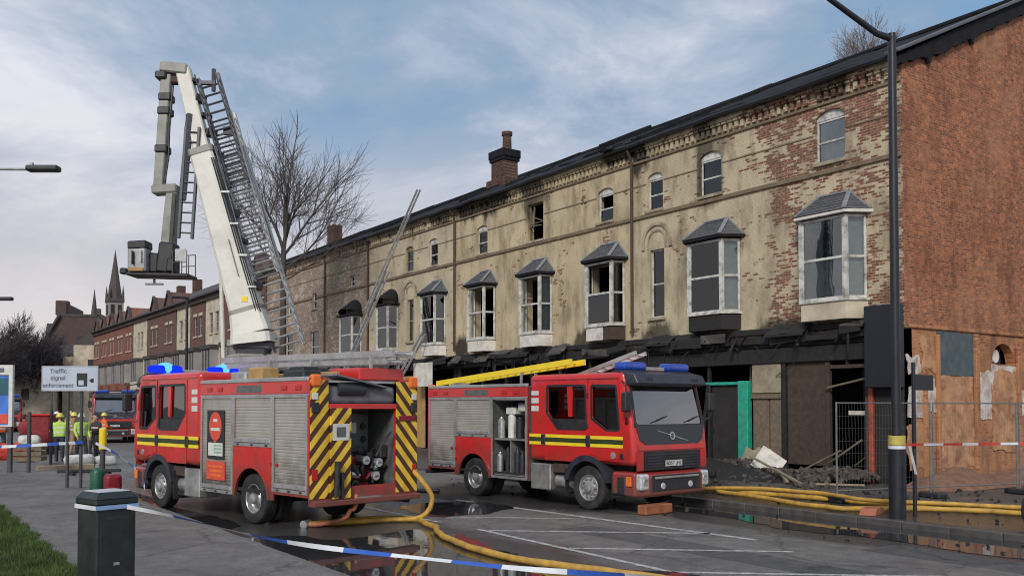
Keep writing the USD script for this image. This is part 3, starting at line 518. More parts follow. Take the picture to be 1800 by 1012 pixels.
# ---- gable wall of the end building
GY = 13.9
gp = Polygon([(XF + .004, 4.42), (37.5, 4.42), (37.5, 11.5), (RX, RZ - .12), (XF + .004, 11.52)])
put('gable_wall', MB().ext(gp, YW(GY), -.002, .3), M['gable'], H1)
lo = Polygon([(XF + .004, .05), (37.5, .05), (37.5, 4.415), (XF + .004, 4.415)])
niche = arch_poly(26.98, 28.3, 3.47, 4.1, .6)
put('lower_gable_wall', MB().ext(lo.difference(niche), YW(GY), .03, .3), M['gablelow'], H1)
put('niche_back', MB().box(26.9, 28.4, GY + .55, GY + .6, 3.4, 4.2), M['soot'], H1)
put('flue_pot', MB().lathe([(.0, 0), (.3, 0), (.3, .12), (.22, .14), (.2, .3), (0, .3)], lambda v: np.stack([27.5 + v[:, 0], GY + .48 - v[:, 2], 3.72 + v[:, 1]], 1), 20), M['dirtywhite'], H1, smooth=40)
rg = MB()  # verge: dark boards under the slate edge, with a ragged lower edge
e0, e1 = np.array((XF - .42, GY - .06, 11.45)), np.array((RX, GY - .06, RZ - .02)); nn = 90; up = []; dn = []
for k in range(nn + 1):
    s = k / nn; p = e0 + (e1 - e0) * s; up.append((p[0], p[2] + .06)); dn.append((p[0], p[2] - .12 - .24 * min(1, 4 * s) - .07 * random.random() ** 2 - .05 * meshkit.noise(np.array([k * .3, 0, 0])) - (.16 if k in (18, 19, 44) else 0)))
put('verge_board', MB().ext(Polygon(up + dn[::-1]), YW(GY - .02), -.1, .018), M['roofdark'], H1)
put('verge_slates', MB().bar((XF - .5, GY - .02, roof_z(XF - .5) + .04), (RX, GY - .02, RZ + .06), .42, .09, c=.02), M['slate'], H1)
# quoin strip: cream paint left on the corner, and the remains of the house that once stood against the gable
def blot(pts, seed, amp=.08):
    P = []
    for a, b in zip(pts, pts[1:] + pts[:1]):
        for t in np.linspace(0, 1, max(2, int(math.hypot(b[0] - a[0], b[1] - a[1]) / .07)), endpoint=False): P.append((a[0] + (b[0] - a[0]) * t, a[1] + (b[1] - a[1]) * t))
    P = np.array(P); Q = np.hstack([P, np.zeros((len(P), 1))]) * 3.1; o = np.stack([meshkit.fbm(Q, 4, seed) - .5, meshkit.fbm(Q + 7, 4, seed + 3) - .5], 1) * 2 * amp
    pg = Polygon(P + o).buffer(0); return max(getattr(pg, 'geoms', [pg]), key=lambda q: q.area)
def patch(pts, mat, seed, t=.035, amp=.08, label=None):
    amp *= 1.9; t *= .6
    put('plaster_patch', MB().ext(blot(pts, seed, amp), YW(GY + .028), -t, 0), M[mat], H1, label=label)
R4 = lambda a, b, c, d: [(a, b), (c, b), (c, d), (a, d)]
patch(R4(24.02, 3.08, 25.95, 4.3), 'plasterb', 11, .03, .04, 'blue-grey painted plaster')
patch(R4(24.1, .5, 25.9, 3.1), 'plastero', 12, .025, .12)
patch(R4(26.98, .9, 28.35, 3.3), 'plastero', 13, .06, .08); patch(R4(26.95, 2.7, 28.4, 3.44), 'plaster', 14, .05, .05)
patch(R4(22.62, 1.9, 23.3, 2.75), 'plaster', 15, .04, .05); patch(R4(23.42, 2.1, 23.95, 3.0), 'plaster', 16, .04, .09)
patch(R4(26.25, 1.9, 26.9, 3.2), 'plaster', 17, .04, .07); patch(R4(22.6, 3.1, 23.2, 3.6), 'plaster', 18, .04, .08); patch(R4(22.62, .5, 23.5, 1.75), 'plastero', 19, .03, .12)
patch(R4(28.7, 1.9, 29.3, 2.7), 'plaster', 20, .04, .07); patch(R4(23.3, 3.2, 23.9, 4.1), 'plastero', 21, .03, .1)
for x, w, zt in ((23.36, .14, 3.3), (24.0, .12, 4.2), (26.02, .2, 4.3), (28.42, .18, 4.0)):
    put('flue_pier', MB().box(x - w / 2, x + w / 2, GY - .08, GY + .028, .08, zt, .02), M['gablelow'], H1)
put('cement_band', MB().box(XF + .2, 37.4, GY - .03, GY + .028, 4.34, 4.44, .01), M['gablelow'], H1)
rg = random.Random(3)
for y in np.arange(24.9, 36.2, .55):
    if rg.random() < .62:
        x = XF + rg.uniform(-.3, 1.6); z = roof_z(x) + .05; w = rg.uniform(.25, .6); put('burnt_batten', MB().bar((x - .3, y, z - .1), (x + .5, y + rg.uniform(-.2, .2), z + .22 + rg.uniform(-.1, .1)), w, .06), M['roofdark'], H2)
put('roof_remnant', MB().bar((RX - 2.4, 31.9, roof_z(RX - 2.4) + .1), (RX, 31.9, RZ + .12), 1.1, .36, c=.04), M['roofdark'], H2)
# ---- chimney stack of H2 and its pot
ck = thing('chimney_stack', 'brown brick chimney stack with one tall pot rising from the sooty roof', 'chimney', (RX - 4.6, 37.1, 13.05))
put('stack', MB().box(-.45, .45, -.53, .53, -.9, 1.75, .02), M['stackbrick'], ck); put('stack_base', MB().box(-.6, .6, -.85, .78, -1.3, .35, .03), M['stackbrick'], ck)
put('cap', MB().box(-.52, .52, -.6, .6, 1.25, 1.4, .02).box(-.56, .56, -.64, .64, 1.402, 1.8, .03), M['roofdark'], ck)
put('chimney_pot', MB().lathe([(0, 1.8), (.24, 1.8), (.21, 2.5), (.27, 2.55), (.27, 2.72), (.2, 2.72), (.18, 2.3), (0, 2.3)], lambda v: v + (0, -.22, 0), 16), M['stackbrick'], ck, smooth=40)
# ---- ground floors
def shop_base(h, y0, y1, dark=True):
    m = MB(); m.box(XF + 5.6, XF + 5.7, y0 + .1, y1 - .1, .1, 4.4); m.box(XF + .05, XF + 5.6, y0 + .03, y0 + .25, .1, 4.34); m.box(XF + .05, XF + 5.6, y1 - .25, y1 - .03, .1, 4.34)
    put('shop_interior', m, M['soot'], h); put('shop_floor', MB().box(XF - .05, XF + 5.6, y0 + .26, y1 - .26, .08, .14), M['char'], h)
    for y in np.arange(y0 + .5, y1 - .4, .6): put('ceiling_joist', MB().bar((XF + .1, y, 4.26 + rnd(-.06, .02)), (XF + 5.5, y + rnd(-.1, .1), 4.24 + rnd(-.3, .05)), .07, .2), M['char'], h)
    put('lintel_beam', MB().box(XF - .12, XF + .3, y0 + .02, y1 - .02, 4.0, 4.345, .02), M['char'], h)
for h, a, b in ((H1, 14.2, 24.5), (H2, 24.5, 36.9), (H3, 36.9, 46.2), (H4, 46.2, 52.2), (H5, 52.2, 62.5)): shop_base(h, a, b)
def canopy(h, y0, y1, seed, zt=4.62, d=.95):
    """what the fire left of the shop canopies: single sheets, boards and joists, each hanging its own way"""
    rg = random.Random(seed); y = y0
    while y < y1:
        w = min(rg.uniform(.7, 1.7), y1 - y); sag = rg.uniform(.10, .42); out = d * rg.uniform(.75, 1.12)
        if rg.random() > .36:
            a, b = np.array((XF - .01, y, zt + rg.uniform(-.02, .05))), np.array((XF - out, y + rg.uniform(-.08, .08), zt - sag)); n = 7; V = []
            for i in range(n):
                for k in range(5):
                    q = a + (b - a) * i / (n - 1); V.append((q[0] + rg.gauss(0, .012), q[1] + w * k / 4 * .985, q[2] + rg.gauss(0, .015) - .06 * (i / n) * rg.random()))
            F = [(i * 5 + k, i * 5 + k + 1, i * 5 + k + 6, i * 5 + k + 5) for i in range(n - 1) for k in range(4)]; m = MB().add(V, F); m.add([(p[0], p[1], p[2] - .045) for p in V], [f[::-1] for f in F])
            m.bar((V[-5][0], V[-5][1], V[-5][2] - .03), (V[-1][0], V[-1][1], V[-1][2] - .03), .05, .07); put('canopy_sheet', m, M['canopy'] if rg.random() < .65 else M['char'], h)
        for z, hh in ((zt - sag - .13, rg.uniform(.12, .3)), (zt - .42, .22)):
            if rg.random() < .8: t = rg.gauss(0, .06); x = XF - out * (1 if z > zt - .4 else .55); put('fascia_board', MB().bar((x, y + .01, z + t), (x + rg.gauss(0, .04), y + w - .02, z - t), .035, hh), M['char'] if rg.random() < .75 else M['canopy'], h)
        if rg.random() < .5: yy = y + rg.random() * w; put('canopy_joist', MB().bar((XF - .02, yy, zt - .25), (XF - out * rg.uniform(.8, 1.3), yy + rg.uniform(-.2, .2), zt - sag - rg.uniform(.1, .45)), .06, .12), M['char'], h)
        y += w
    put('canopy_lintel', MB().box(XF - .14, XF - .001, y0, y1, zt - .25, zt - .05, .02), M['char'], h)
M['canopy'] = pm('wet_burnt_canopy', (.05, .044, .041), .55, var=.7, scale=3, bump=.6, bscale=18, dirt=(.17, .145, .13), dirt_amt=.6, dscale=2.2)
canopy(H1, 14.9, 24.4, 31, d=.55, zt=4.66); canopy(H2, 24.45, 36.8, 47, d=.5, zt=4.66); canopy(H3, 37.0, 46.1, 58, d=.5); canopy(H4, 46.3, 62, 77, d=.45)
for k in range(16):
    y = rnd(15.3, 35); z0 = rnd(4.0, 4.5); put('hanging_cable', MB().tube(bez([(XF - .25, y, z0), (XF - rnd(.2, .5), y + rnd(.1, .5), z0 - rnd(.3, 1.0)), (XF - rnd(.1, .5), y + rnd(.5, 1.1), z0 - rnd(.0, 1.4))], 6), .013, 5), M['blackmetal'], H1 if y < 24.4 else H2)
for k in range(22):
    y = rnd(14.9, 24); x = XF + rnd(.2, 4); put('burnt_stud', MB().bar((x, y, .12), (x + rnd(-.3, .3), y + rnd(-.5, .5), rnd(1.2, 4.2)), rnd(.06, .12), .07), M['char'] if k % 4 else M['wood'], H1)
for k in range(26):
    y = rnd(15.2, 36); put('hanging_strip', MB().bar((XF - rnd(.1, .5), y, 4.4), (XF - rnd(.1, .6), y + rnd(-.5, .5), 4.4 - rnd(.25, .8)), rnd(.03, .12), .012), M['char'], H1 if y < 24.5 else H2)
# H1 shopfront remains, from the corner leftwards
put('corner_pier', MB().box(XF - .06, XF + .4, 13.93, 14.78, .1, 4.34, .02), M['soot'], H1)
put('door_post', MB().box(XF - .14, XF + .02, 14.80, 14.94, .1, 3.0, .02), M['redpost'], H1, label='red painted door post')
put('sign_box', MB().box(XF - .42, XF - .07, 13.86, 14.86, 2.72, 4.95, .03), M['blackmetal'], H1, label='black burnt sign box on the corner')
fr = MB(); fr.box(XF - .08, XF + .04, 16.2, 16.34, .1, 3.95); fr.box(XF - .08, XF + .04, 14.96, 15.06, .1, 3.95); fr.box(XF - .06, XF + .03, 15.07, 16.19, 3.3, 3.4); fr.box(XF - .06, XF + .03, 15.6, 15.68, 3.41, 3.95)
put('door_frame', fr, M['woodbrown'], H1)
put('fallen_rail', MB().bar((XF - .2, 16.2, 2.75), (XF - .1, 14.98, 3.0), .06, .05).bar((XF - .3, 16.1, .6), (XF - .25, 15.05, 1.3), .05, .05).bar((XF + .8, 16, .5), (XF + .5, 15, 1.1), .05, .05), M['wood'], H1)
put('name_plate', MB().box(XF + .3, XF + .32, 15.3, 15.85, 1.98, 2.1), M['dirtywhite'], H1)
put('shutter_panel', MB().box(XF - .02, XF + .05, 16.36, 17.72, .5, 3.95, .01), M['woodbrown'], H1, label='dark brown boarded panel')
put('post', MB().box(XF - .1, XF + .06, 17.74, 17.9, .1, 3.9, .01), M['char'], H1)
pr = MB(); pr.box(XF - .06, XF + .1, 17.92, 18.34, .4, 2.6, .01); pr.box(XF - .06, XF + .1, 18.40, 19.0, .4, 2.6, .01); put('board', pr, M['wood'], H1)
put('plaster_panel', MB().box(XF - .09, XF + .1, 17.92, 19.02, 2.62, 3.55, .02), M['beige'], H1, label='cream plaster panel above the boards')
put('frame_head', MB().box(XF - .12, XF + .1, 17.9, 19.04, 2.45, 2.6, .01), M['wood'], H1)
put('green_door_frame', MB().box(XF - .2, XF + .02, 19.1, 19.5, .3, 3.02, .015).box(XF - .1, XF + .02, 19.51, 21.3, 2.9, 3.0, .01), M['green'], H1, label='bright green upright of the shopfront')
put('door_panel', MB().box(XF + .0, XF + .05, 19.52, 20.75, .3, 2.88, .01), M['soot'], H1)
put('shop_upright', MB().box(XF - .05, XF + .04, 20.8, 20.9, .1, 3.9).box(XF - .05, XF + .04, 22.6, 22.72, .1, 3.9), M['char'], H1)
put('signboard', MB().box(XF - .15, XF - .02, 15.0, 24.3, 3.52, 3.98, .02), M['char'], H1)
# boarding and a white panel further along
for y in np.arange(39.6, 45.8, 1.22): put('hoarding_sheet', MB().box(XF - .14, XF - .1, y, y + 1.2, .15, 3.75 + rnd(-.03, .03), .005), M['ply'], H3)
for y in np.arange(46.4, 61.5, 1.22): put('hoarding_sheet', MB().box(XF - .12, XF - .08, y, y + 1.2, .15, 3.4 + rnd(-.03, .03), .005), M['beige'], H4)
put('white_panel', MB().box(XF - .9, XF - .84, 37.6, 39.4, 3.15, 4.3, .01), M['dirtywhite'], H3, label='white sign panel below the bay')
for y in np.arange(25, 36.5, 1.9): put('shop_mullion', MB().box(XF - .04, XF + .06, y, y + .12, .1, 3.98), M['char'], H2)
# ---- rubble and fallen things in front of the shop
rub = MB()
for k in range(1500):
    x = XF - .2 - abs(RNG.normal(0, .9)); y = rnd(14.6, 24); hgt = max(0, .42 - .28 * abs(x - XF + .5)) * (meshkit.noise(np.array([x, y * .7, 0.])))
    s = rnd(.03, .16); M3 = trimesh.transformations.random_rotation_matrix(RNG.random(3))[:3, :3]
    v, f = chbox(-s, s, -s * rnd(.3, .8), s * rnd(.3, .8), -s * .3, s * .3, s * .08); rub.add(v @ M3.T + (x, y, .14 + hgt + rnd(0, .05)), f)
put('rubble', rub, M['rubble'] if 'rubble' in M else pm('burnt_rubble', (.05, .042, .038), .9, var=.8, scale=6, bump=.6, bscale=25, dirt=(.2, .15, .11), dirt_amt=.6, dscale=4), kind='stuff', label='heap of burnt rubble along the front of the burnt shop', cat='rubble')
def mound(name, cx, cy, rx, ry, hh, mat, label, seed):
    n = 36; gx_, gy_ = np.meshgrid(np.linspace(-1, 1, n), np.linspace(-1, 1, n)); r = np.hypot(gx_, gy_)
    z = np.clip(1 - r, 0, 1) ** .8 * hh * (.5 + meshkit.fbm(np.stack([gx_ * 3, gy_ * 3, 0 * gx_], -1), 5, seed)) - .02
    V = np.stack([cx + gx_ * rx, cy + gy_ * ry, .13 + z], -1).reshape(-1, 3); put(name, MB().add(V, [(i * n + j, i * n + j + 1, (i + 1) * n + j + 1, (i + 1) * n + j) for i in range(n - 1) for j in range(n - 1)]), M[mat], smooth=True, kind='structure', label=label)
mound('earth_mound', 23.6, 13.05, 2.6, .9, .5, 'earth', 'low mound of orange brick earth against the gable', 5); mound('earth_mound', 27.5, 13.2, 3.2, .75, .35, 'earth', 'long low earth bank below the plaster arch', 8)
mound('ash_bank', 21.3, 20, 1.6, 4.5, .5, 'char', 'bank of black ash below the green door frame', 9)
bt = thing('fallen_board', 'pale broken board tilted on the rubble beside the green door frame', 'board', (21.6, 17.75, .55), 20)
put('board', moved(MB().box(-.04, .0, -.42, .42, -.35, .35, .01), lambda v: v @ trimesh.transformations.rotation_matrix(.6, (1, .4, 0))[:3, :3].T), M['dirtywhite'], bt)
bt = thing('plaster_slab', 'beige slab of fallen plaster leaning below the boarded panel', 'plaster', (21.9, 18.6, .5), -10)
put('slab', moved(MB().ext(blot(R4(-.6, -.5, .6, .5), 44, .16), XW(0), 0, .06), lambda v: v @ trimesh.transformations.rotation_matrix(.5, (0, 1, 0))[:3, :3].T), M['beige'], bt)
lb = ['long pale batten sloping down from the rubble towards the hose', 'short pale batten lying across the long one', 'thin white batten lying flat near the fence foot', 'dark batten leaning into the burnt doorway']
for i, (a, b) in enumerate([((21.2, 18.1, .75), (19.9, 15.3, .2)), ((20.6, 16.6, .45), (20.1, 15.9, .2)), ((20.3, 15.2, .18), (20.9, 14.1, .2)), ((21.8, 16.9, .3), (21.9, 15.5, 1.0))]):
    put('timber_batten', MB().bar(a, b, .07, .045), M['wood'] if i == 3 else M['beige'], label=lb[i], cat='batten')
for i, (x, y, r) in enumerate([(20.9, 20.6, 10), (20.2, 22.2, -20), (19.8, 19.3, 35), (20.5, 23.4, 5)]):
    put('charred_beam', MB().bar((x, y - 1.1, .2 + .05 * i), (x + .3 * math.sin(r), y + 1.1, .28 + .1 * (i % 2)), .14, .16, c=.02), M['char'], label=['thick charred beam below the green door frame', 'charred beam farthest along the rubble', 'charred beam nearest the kerb beside the fire engine', 'charred beam half under the ash bank'][i], cat='beam')
# ------------------------------------------------------------------ fire engines
RED = (.56, .02, .02)
M['red'] = pm('fire_engine_red', RED, .28, var=.06, scale=2, coat=.4, rv=.06, dirt=(.16, .05, .035), dirt_amt=.45, dscale=2.2, space='object', zdirt=(.35, 1.5))
M['shutter'] = pm('aluminium_shutter', (.44, .41, .36), .42, metal=.35, var=.08, scale=3, dirt=(.22, .19, .15), dirt_amt=.45, dscale=1.8, space='object', zdirt=(.4, 1.6))
M['alu'] = pm('aluminium_trim', (.50, .50, .49), .38, metal=.7, var=.15, dirt=(.18, .16, .14), dirt_amt=.5)
M['silver'] = pm('silver_equipment', (.62, .63, .64), .3, metal=.8, var=.2)
M['tyre'] = pm('tyre_rubber', (.016, .016, .017), .8, var=.4, dirt=(.06, .055, .05), dirt_amt=.7, dscale=3)
M['rim'] = pm('steel_rim', (.40, .40, .41), .42, metal=.5, var=.2, dirt=(.12, .10, .08), dirt_amt=.6, dscale=5)
M['plastic'] = pm('black_plastic', (.018, .019, .023), .5, var=.3, scale=4, dirt=(.05, .045, .04), dirt_amt=.5, dscale=5)
M['visor'] = pm('grey_black_panel', (.03, .032, .042), .38, var=.3, scale=4)
M['chassis'] = pm('dirty_chassis', (.02, .018, .017), .8, var=.5, scale=4)
M['yellow'] = pm('reflective_yellow', (.82, .60, .03), .4, var=.08)
M['stripegreen'] = pm('dark_green_stripe', (.03, .045, .012), .5)
M['orange'] = pm('orange_marker', (.75, .16, .02), .45, var=.2)
M['chock'] = pm('dirty_orange_rubber', (.30, .10, .04), .7, var=.3, dirt=(.08, .045, .03), dirt_amt=.7, dscale=5)
M['bluelens'] = pm('blue_lens', (.012, .06, .38), .15, var=.3, coat=.5)
M['blueon'] = emit('lit_blue_lamp', (.008, .03, 1.), .75)
M['bluecore'] = emit('lit_blue_bulb', (.10, .40, 1.), 1.15)
M['headlight'] = pm('headlight_glass', (.62, .64, .66), .15, metal=.4, var=.35, scale=20)
M['taillight'] = pm('tail_light_red', (.42, .015, .01), .25, var=.2)
M['plate'] = pm('number_plate_white', (.62, .62, .58), .5)
M['darktext'] = pm('black_lettering', (.015, .015, .015), .6)
M['greypanel'] = pm('grey_pump_panel', (.115, .12, .115), .5, var=.2, scale=4, dirt=(.05, .04, .035), dirt_amt=.7, dscale=5)
M['pumpred'] = pm('dark_red_pump', (.20, .012, .02), .45, var=.3, scale=8)
M['posterred'] = pm('poster_red', (.62, .07, .04), .5); M['posterblack'] = pm('poster_black', (.02, .02, .02), .5); M['posterwhite'] = pm('poster_white', (.6, .6, .56), .5); M['postergreen'] = pm('poster_green', (.22, .4, .3), .5)
M['cab_in'] = pm('cab_interior', (.03, .03, .035), .8, var=.4)
M['seat'] = pm('cab_seat_cloth', (.05, .06, .09), .9)
M['hosebed'] = pm('grey_tarpaulin', (.15, .15, .17), .7, var=.35, scale=5, bump=.5, bscale=12)
def chev(name, sgn):
    N = {'t': ('texture_coordinate', {}), 's': ('separate_xyz', {}), 'a': ('math', {'math_type': 'multiply_add', 'value2': 1.15 * sgn}), 'm': ('math', {'math_type': 'multiply', 'value2': 1 / .30}), 'f': ('math', {'math_type': 'fraction'}),
         'l': ('math', {'math_type': 'greater_than', 'value2': .47}), 'c': ('mix_color', {'a': (.085, .03, .015), 'b': (.85, .58, .05)}), 'n': ('noise_texture', {'scale': 3., 'detail': 6.}), 'r': ('rgb_ramp', {'ramp': [(.35, (1, 1, 1)), (.75, (.55, .5, .45))]}),
         'd': ('mix_color', {'blend_type': 'multiply', 'fac': 1.}), 'p': ('principled_bsdf', {'roughness': .42})}
    return usdkit.material(stage, '/World/Looks/' + name, N, [('t.object', 's.vector'), ('s.y', 'a.value1'), ('s.z', 'a.value3'), ('a.value', 'm.value1'), ('m.value', 'f.value1'), ('f.value', 'l.value1'), ('l.value', 'c.fac'),
                           ('t.object', 'n.vector'), ('n.fac', 'r.fac'), ('c.result', 'd.a'), ('r.color', 'd.b'), ('d.result', 'p.base_color')], surface='p.BSDF')
M['chevL'] = chev('chevron_left', 1.); M['chevR'] = chev('chevron_right', -1.)
HW = 1.225
def SY(y, s): return lambda u, v, t: (u, y + s * t, v)
def RXf(x, s=-1): return lambda u, v, t: (x + s * t, u, v)        # (y, z) polygons on the rear/front
def wheel(par, x, y, side, r=.475, w=.29, dual=False):
    wx = UsdGeom.Xform.Define(stage, str(par.GetPath()) + '/' + numbered(str(par.GetPath()), 'wheel')).GetPrim()
    T = lambda v: np.stack([x + v[:, 0], y - side * (w - v[:, 2]) if False else y + side * (v[:, 2] - w), r + v[:, 1]], 1)
    tp = [(.28, 0), (r - .06, 0), (r - .015, .02), (r, .05)]
    for k in range(4): z = .05 + k * (w - .1) / 4; tp += [(r, z + .005), (r, z + (w - .1) / 4 - .018), (r - .014, z + (w - .1) / 4 - .012), (r - .014, z + (w - .1) / 4 - .002)]
    tp += [(r, w - .05), (r - .015, w - .015), (r - .06, w), (.31, w - .012), (.285, w - .02), (.28, w - .1)]
    m = MB().lathe(tp, T, 40)
    if dual: m.lathe([(a, b) for a, b in tp], lambda v: T(v) - (0, side * .33, 0), 24)
    put('tyre', m, M['tyre'], wx, smooth=35)
    d = .13 if dual else .0
    put('rim', MB().lathe([(.287, w - .03), (.275, w - .015), (.262, w - .03), (.25, w - .07 - d * .3), (.17, w - .06 - d), (.15, w - .03 - d * .6), (.11, w - .02 - d * .4), (.1, w + .03 - d * .2), (.05, w + .05 - d * .2), (0, w + .05 - d * .2)], T, 28), M['rim'], wx, smooth=30)
    nb = MB()
    for k in range(10):
        a = k * PI / 5; c = np.array([[.2 * math.cos(a), .2 * math.sin(a), 0]])
        nb.lathe([(0, w - .0 - d), (.016, w - .0 - d), (.018, w - .06 - d), (.018, w - .09 - d)], lambda v: T(v + c), 6)
        hc = np.array([[.215 * math.cos(a + .31), .215 * math.sin(a + .31), 0]]) if False else None
    put('wheel_nut', nb, M['alu'], wx, kind='stuff')
def corrug(x0, x1, z0, z1, y, s, pitch=.06):
    n = int((z1 - z0) / pitch); p = (z1 - z0) / n; prof = []
    for k in range(n): z = z0 + k * p; prof += [(0, z), (.008, z + p * .2), (.008, z + p * .8), (0, z + p * .999)]
    prof = np.array(prof); m = len(prof)
    V = np.vstack([np.stack([np.full(m, xx), y + s * prof[:, 0], prof[:, 1]], 1) for xx in (x0, x1)]); return MB().add(V, [(i, i + 1, m + i + 1, m + i) for i in range(m - 1)])
def soft(x0, x1, y0, y1, z0, z1, r):
    """rounded box as a hull of spheres"""
    s = manifold3d.Manifold.sphere(r, 16); return manifold3d.Manifold.batch_hull([s.translate((x, y, z)) for x in (x0 + r, x1 - r) for y in (y0 + r, y1 - r) for z in (z0 + r, z1 - r)])
def mprism(poly, a, b, axis):
    """manifold prism of a polygon: axis 'y' -> polygon in (x, z); 'x' -> polygon in (y, z)"""
    t = trimesh.creation.extrude_polygon(poly, b - a, engine='earcut'); V = t.vertices; F = t.faces
    if axis == 'y': W = np.stack([V[:, 0], a + V[:, 2], V[:, 1]], 1); F = F[:, ::-1]
    else: W = np.stack([a + V[:, 2], V[:, 0], V[:, 1]], 1)
    return manifold3d.Manifold(manifold3d.Mesh(vert_properties=W.astype(np.float32), tri_verts=F.astype(np.uint32)))
SH = [(-1.86, -.80, .72, 2.40), (-.70, .64, 1.52, 2.40), (.74, 1.95, .56, 2.40)]
WINA = Polygon([(2.70, 2.68), (3.90, 2.67), (3.93, 1.74), (3.05, 1.74), (2.70, 2.08)]).buffer(-.05).buffer(.05)
WINB = Polygon([(4.10, 2.67), (4.80, 2.65), (4.89, 1.74), (4.52, 1.74), (4.10, 1.98)]).buffer(-.05).buffer(.05)
def fire_engine(label, loc, rz, near, open_locker=False, rear_open=False, lit=False, plate='BD57 JHZ'):
    """local frame: +x forwards, +y left; origin on the ground under the rear axle; near = the side the photograph shows"""
    e = thing('fire_engine', label, 'fire engine', loc, rz, 'fire engines')
    # -- body sides
    for s in (1, -1):
        pol = sbox(-1.93, .50, 2.02, 2.74).difference(Point(0, .46).buffer(.60, 24)).difference(sbox(-.60, .3, .60, .52)).difference(sbox(.62, .3, 2.03, .54)).difference(sbox(-1.94, .3, -.78, .62))
        for k, (a, b, c, d) in enumerate(SH): pol = pol.difference(sbox(a, c, b, d))
        put('body_side', MB().ext(pol, SY(s * (HW - .03), s), 0, .03), M['red'], e)
        for k, (a, b, c, d) in enumerate(SH):
            fr = sbox(a - .05, c - .05, b + .05, d + .04).difference(sbox(a + .01, c + .01, b - .01, d - .01))
            put('shutter_frame', MB().ext(fr, SY(s * (HW + .001), s), 0, .012), M['alu'], e)
            if open_locker and k == 2 and s == near: continue
            put('roller_shutter', corrug(a, b, c, d, s * (HW - .02), s), M['shutter'], e)
            put('shutter_bar', MB().box(a + .02, b - .02, s * (HW - .005), s * (HW + .02), c + .02, c + .10, .008), M['alu'], e)
            if s == near:
                for xx in (a + .15, (a + b) / 2, b - .15): put('shutter_catch', MB().box(xx - .035, xx + .035, s * (HW + .013), s * (HW + .03), c - .035, c - .002, .006), M['plastic'], e)
        arc = Point(0, .46).buffer(.66, 24).difference(Point(0, .46).buffer(.60, 24)).intersection(sbox(-1, .5, 1, 2)); put('wheel_arch_trim', MB().ext(arc, SY(s * (HW + .001), s), 0, .02), M['red'], e)
        put('light_rail', MB().box(-1.9, 2.0, s * (HW - .01), s * (HW + .012), 2.46, 2.66, .008), M['red'], e)
        put('roof_rail', MB().box(-1.93, 2.02, s * (HW - .06), s * (HW + .02), 2.68, 2.76, .015), M['alu'], e); put('light_rail_trim', MB().box(-1.93, 2.02, s * (HW - .02), s * (HW + .016), 2.42, 2.455, .006), M['alu'], e)
        for xx in (-1.62, -1.15, 1.2, 1.62): put('marker_lamp', MB().box(xx - .09, xx + .09, s * (HW + .013), s * (HW + .03), 2.52, 2.61, .01), M['taillight'], e)
        for xx in np.arange(-1.8, 2.0, .24): put('rivet', MB().box(xx - .008, xx + .008, s * (HW + .012), s * (HW + .017), 2.432, 2.446), M['alu'], e) if False else None
        put('name_panel', MB().box(-.35, .55, s * (HW + .013), s * (HW + .018), 2.49, 2.63), M['greypanel'], e)
        if s == near:
            for xx, zz in ((-.72, 1.16), (-.72, .9), (-.9, 1.16)): put('side_reflector', MB().box(xx - .035, xx + .035, s * (HW + .001), s * (HW + .014), zz - .03, zz + .03), M['taillight'], e)
    put('body_roof', MB().box(-1.93, 2.02, -HW + .06, HW - .06, 2.66, 2.70), M['alu'], e)
    put('body_floor', MB().box(-1.15, 2.0, -HW + .04, HW - .04, .60, .66), M['chassis'], e)
    inn = MB(); inn.box(1.97, 2.01, -HW + .03, HW - .03, .5, 2.65); inn.box(-1.1, -1.06, -HW + .03, HW - .03, .6, 2.65); inn.box(-1.05, 1.96, -.45, .45, .67, 2.65); inn.box(.68, .71, -HW + .04, HW - .04, .66, 2.4); inn.box(-.75, -.72, -HW + .04, HW - .04, 1.0, 2.4)
    put('locker_wall', inn, M['greypanel'] if open_locker else M['chassis'], e)
    # -- rear
    ro = sbox(-.68, .78, .52, 2.18)
    rp_ = sbox(-HW, .55, HW, 2.74).difference(ro).difference(sbox(-.8, 2.28, .86, 2.8)) if rear_open else sbox(-HW, .55, HW, 2.74)
    put('rear_panel', MB().ext(rp_, RXf(-1.93, -1), 0, .03), M['red'], e)
    if rear_open:
        put('chevron_panel', MB().ext(sbox(.84, .60, HW - .01, 2.70), RXf(-1.962, -1), 0, .012), M['chevL'], e)
        put('chevron_panel', MB().ext(sbox(.80, .60, .84, 2.2), RXf(-1.962, -1), 0, .012), M['chevL'], e)
        put('chevron_panel', MB().ext(sbox(-HW + .01, .60, -.70, 2.70), RXf(-1.962, -1), 0, .012), M['chevR'], e)
        put('rear_door', moved(MB().ext(sbox(.38, .58, .82, 2.2), RXf(-1.99, -1), 0, .035), lambda v: v), M['chevL'], e, label='chevron door panel with a white notice')
        put('door_notice', MB().box(-2.030, -2.026, .42, .78, 1.62, 1.92), M['posterwhite'], e); put('notice_picture', MB().box(-2.034, -2.031, .5, .7, 1.68, 1.86), M['greypanel'], e)
        put('door_edge', MB().box(-1.99, -1.96, .36, .378, .58, 2.2), M['alu'], e)
        put('pump_bay', MB().box(-1.93, -1.10, .785, .80, .56, 2.2).box(-1.93, -1.10, -.70, -.685, .56, 2.2).box(-1.93, -1.1, -.69, .79, 2.185, 2.2).box(-1.12, -1.10, -.68, .78, .56, 2.2).box(-1.93, -1.1, -.69, .79, .54, .57), M['greypanel'], e)
        put('bay_head', MB().box(-1.985, -1.94, -.70, .80, 2.18, 2.27, .01), M['red'], e)
        put('gauge_panel', MB().box(-1.30, -1.22, -.55, .32, 1.35, 2.1, .02), M['greypanel'], e); put('panel_label', MB().box(-1.312, -1.302, -.25, .22, 1.72, 1.92), M['posterwhite'], e)
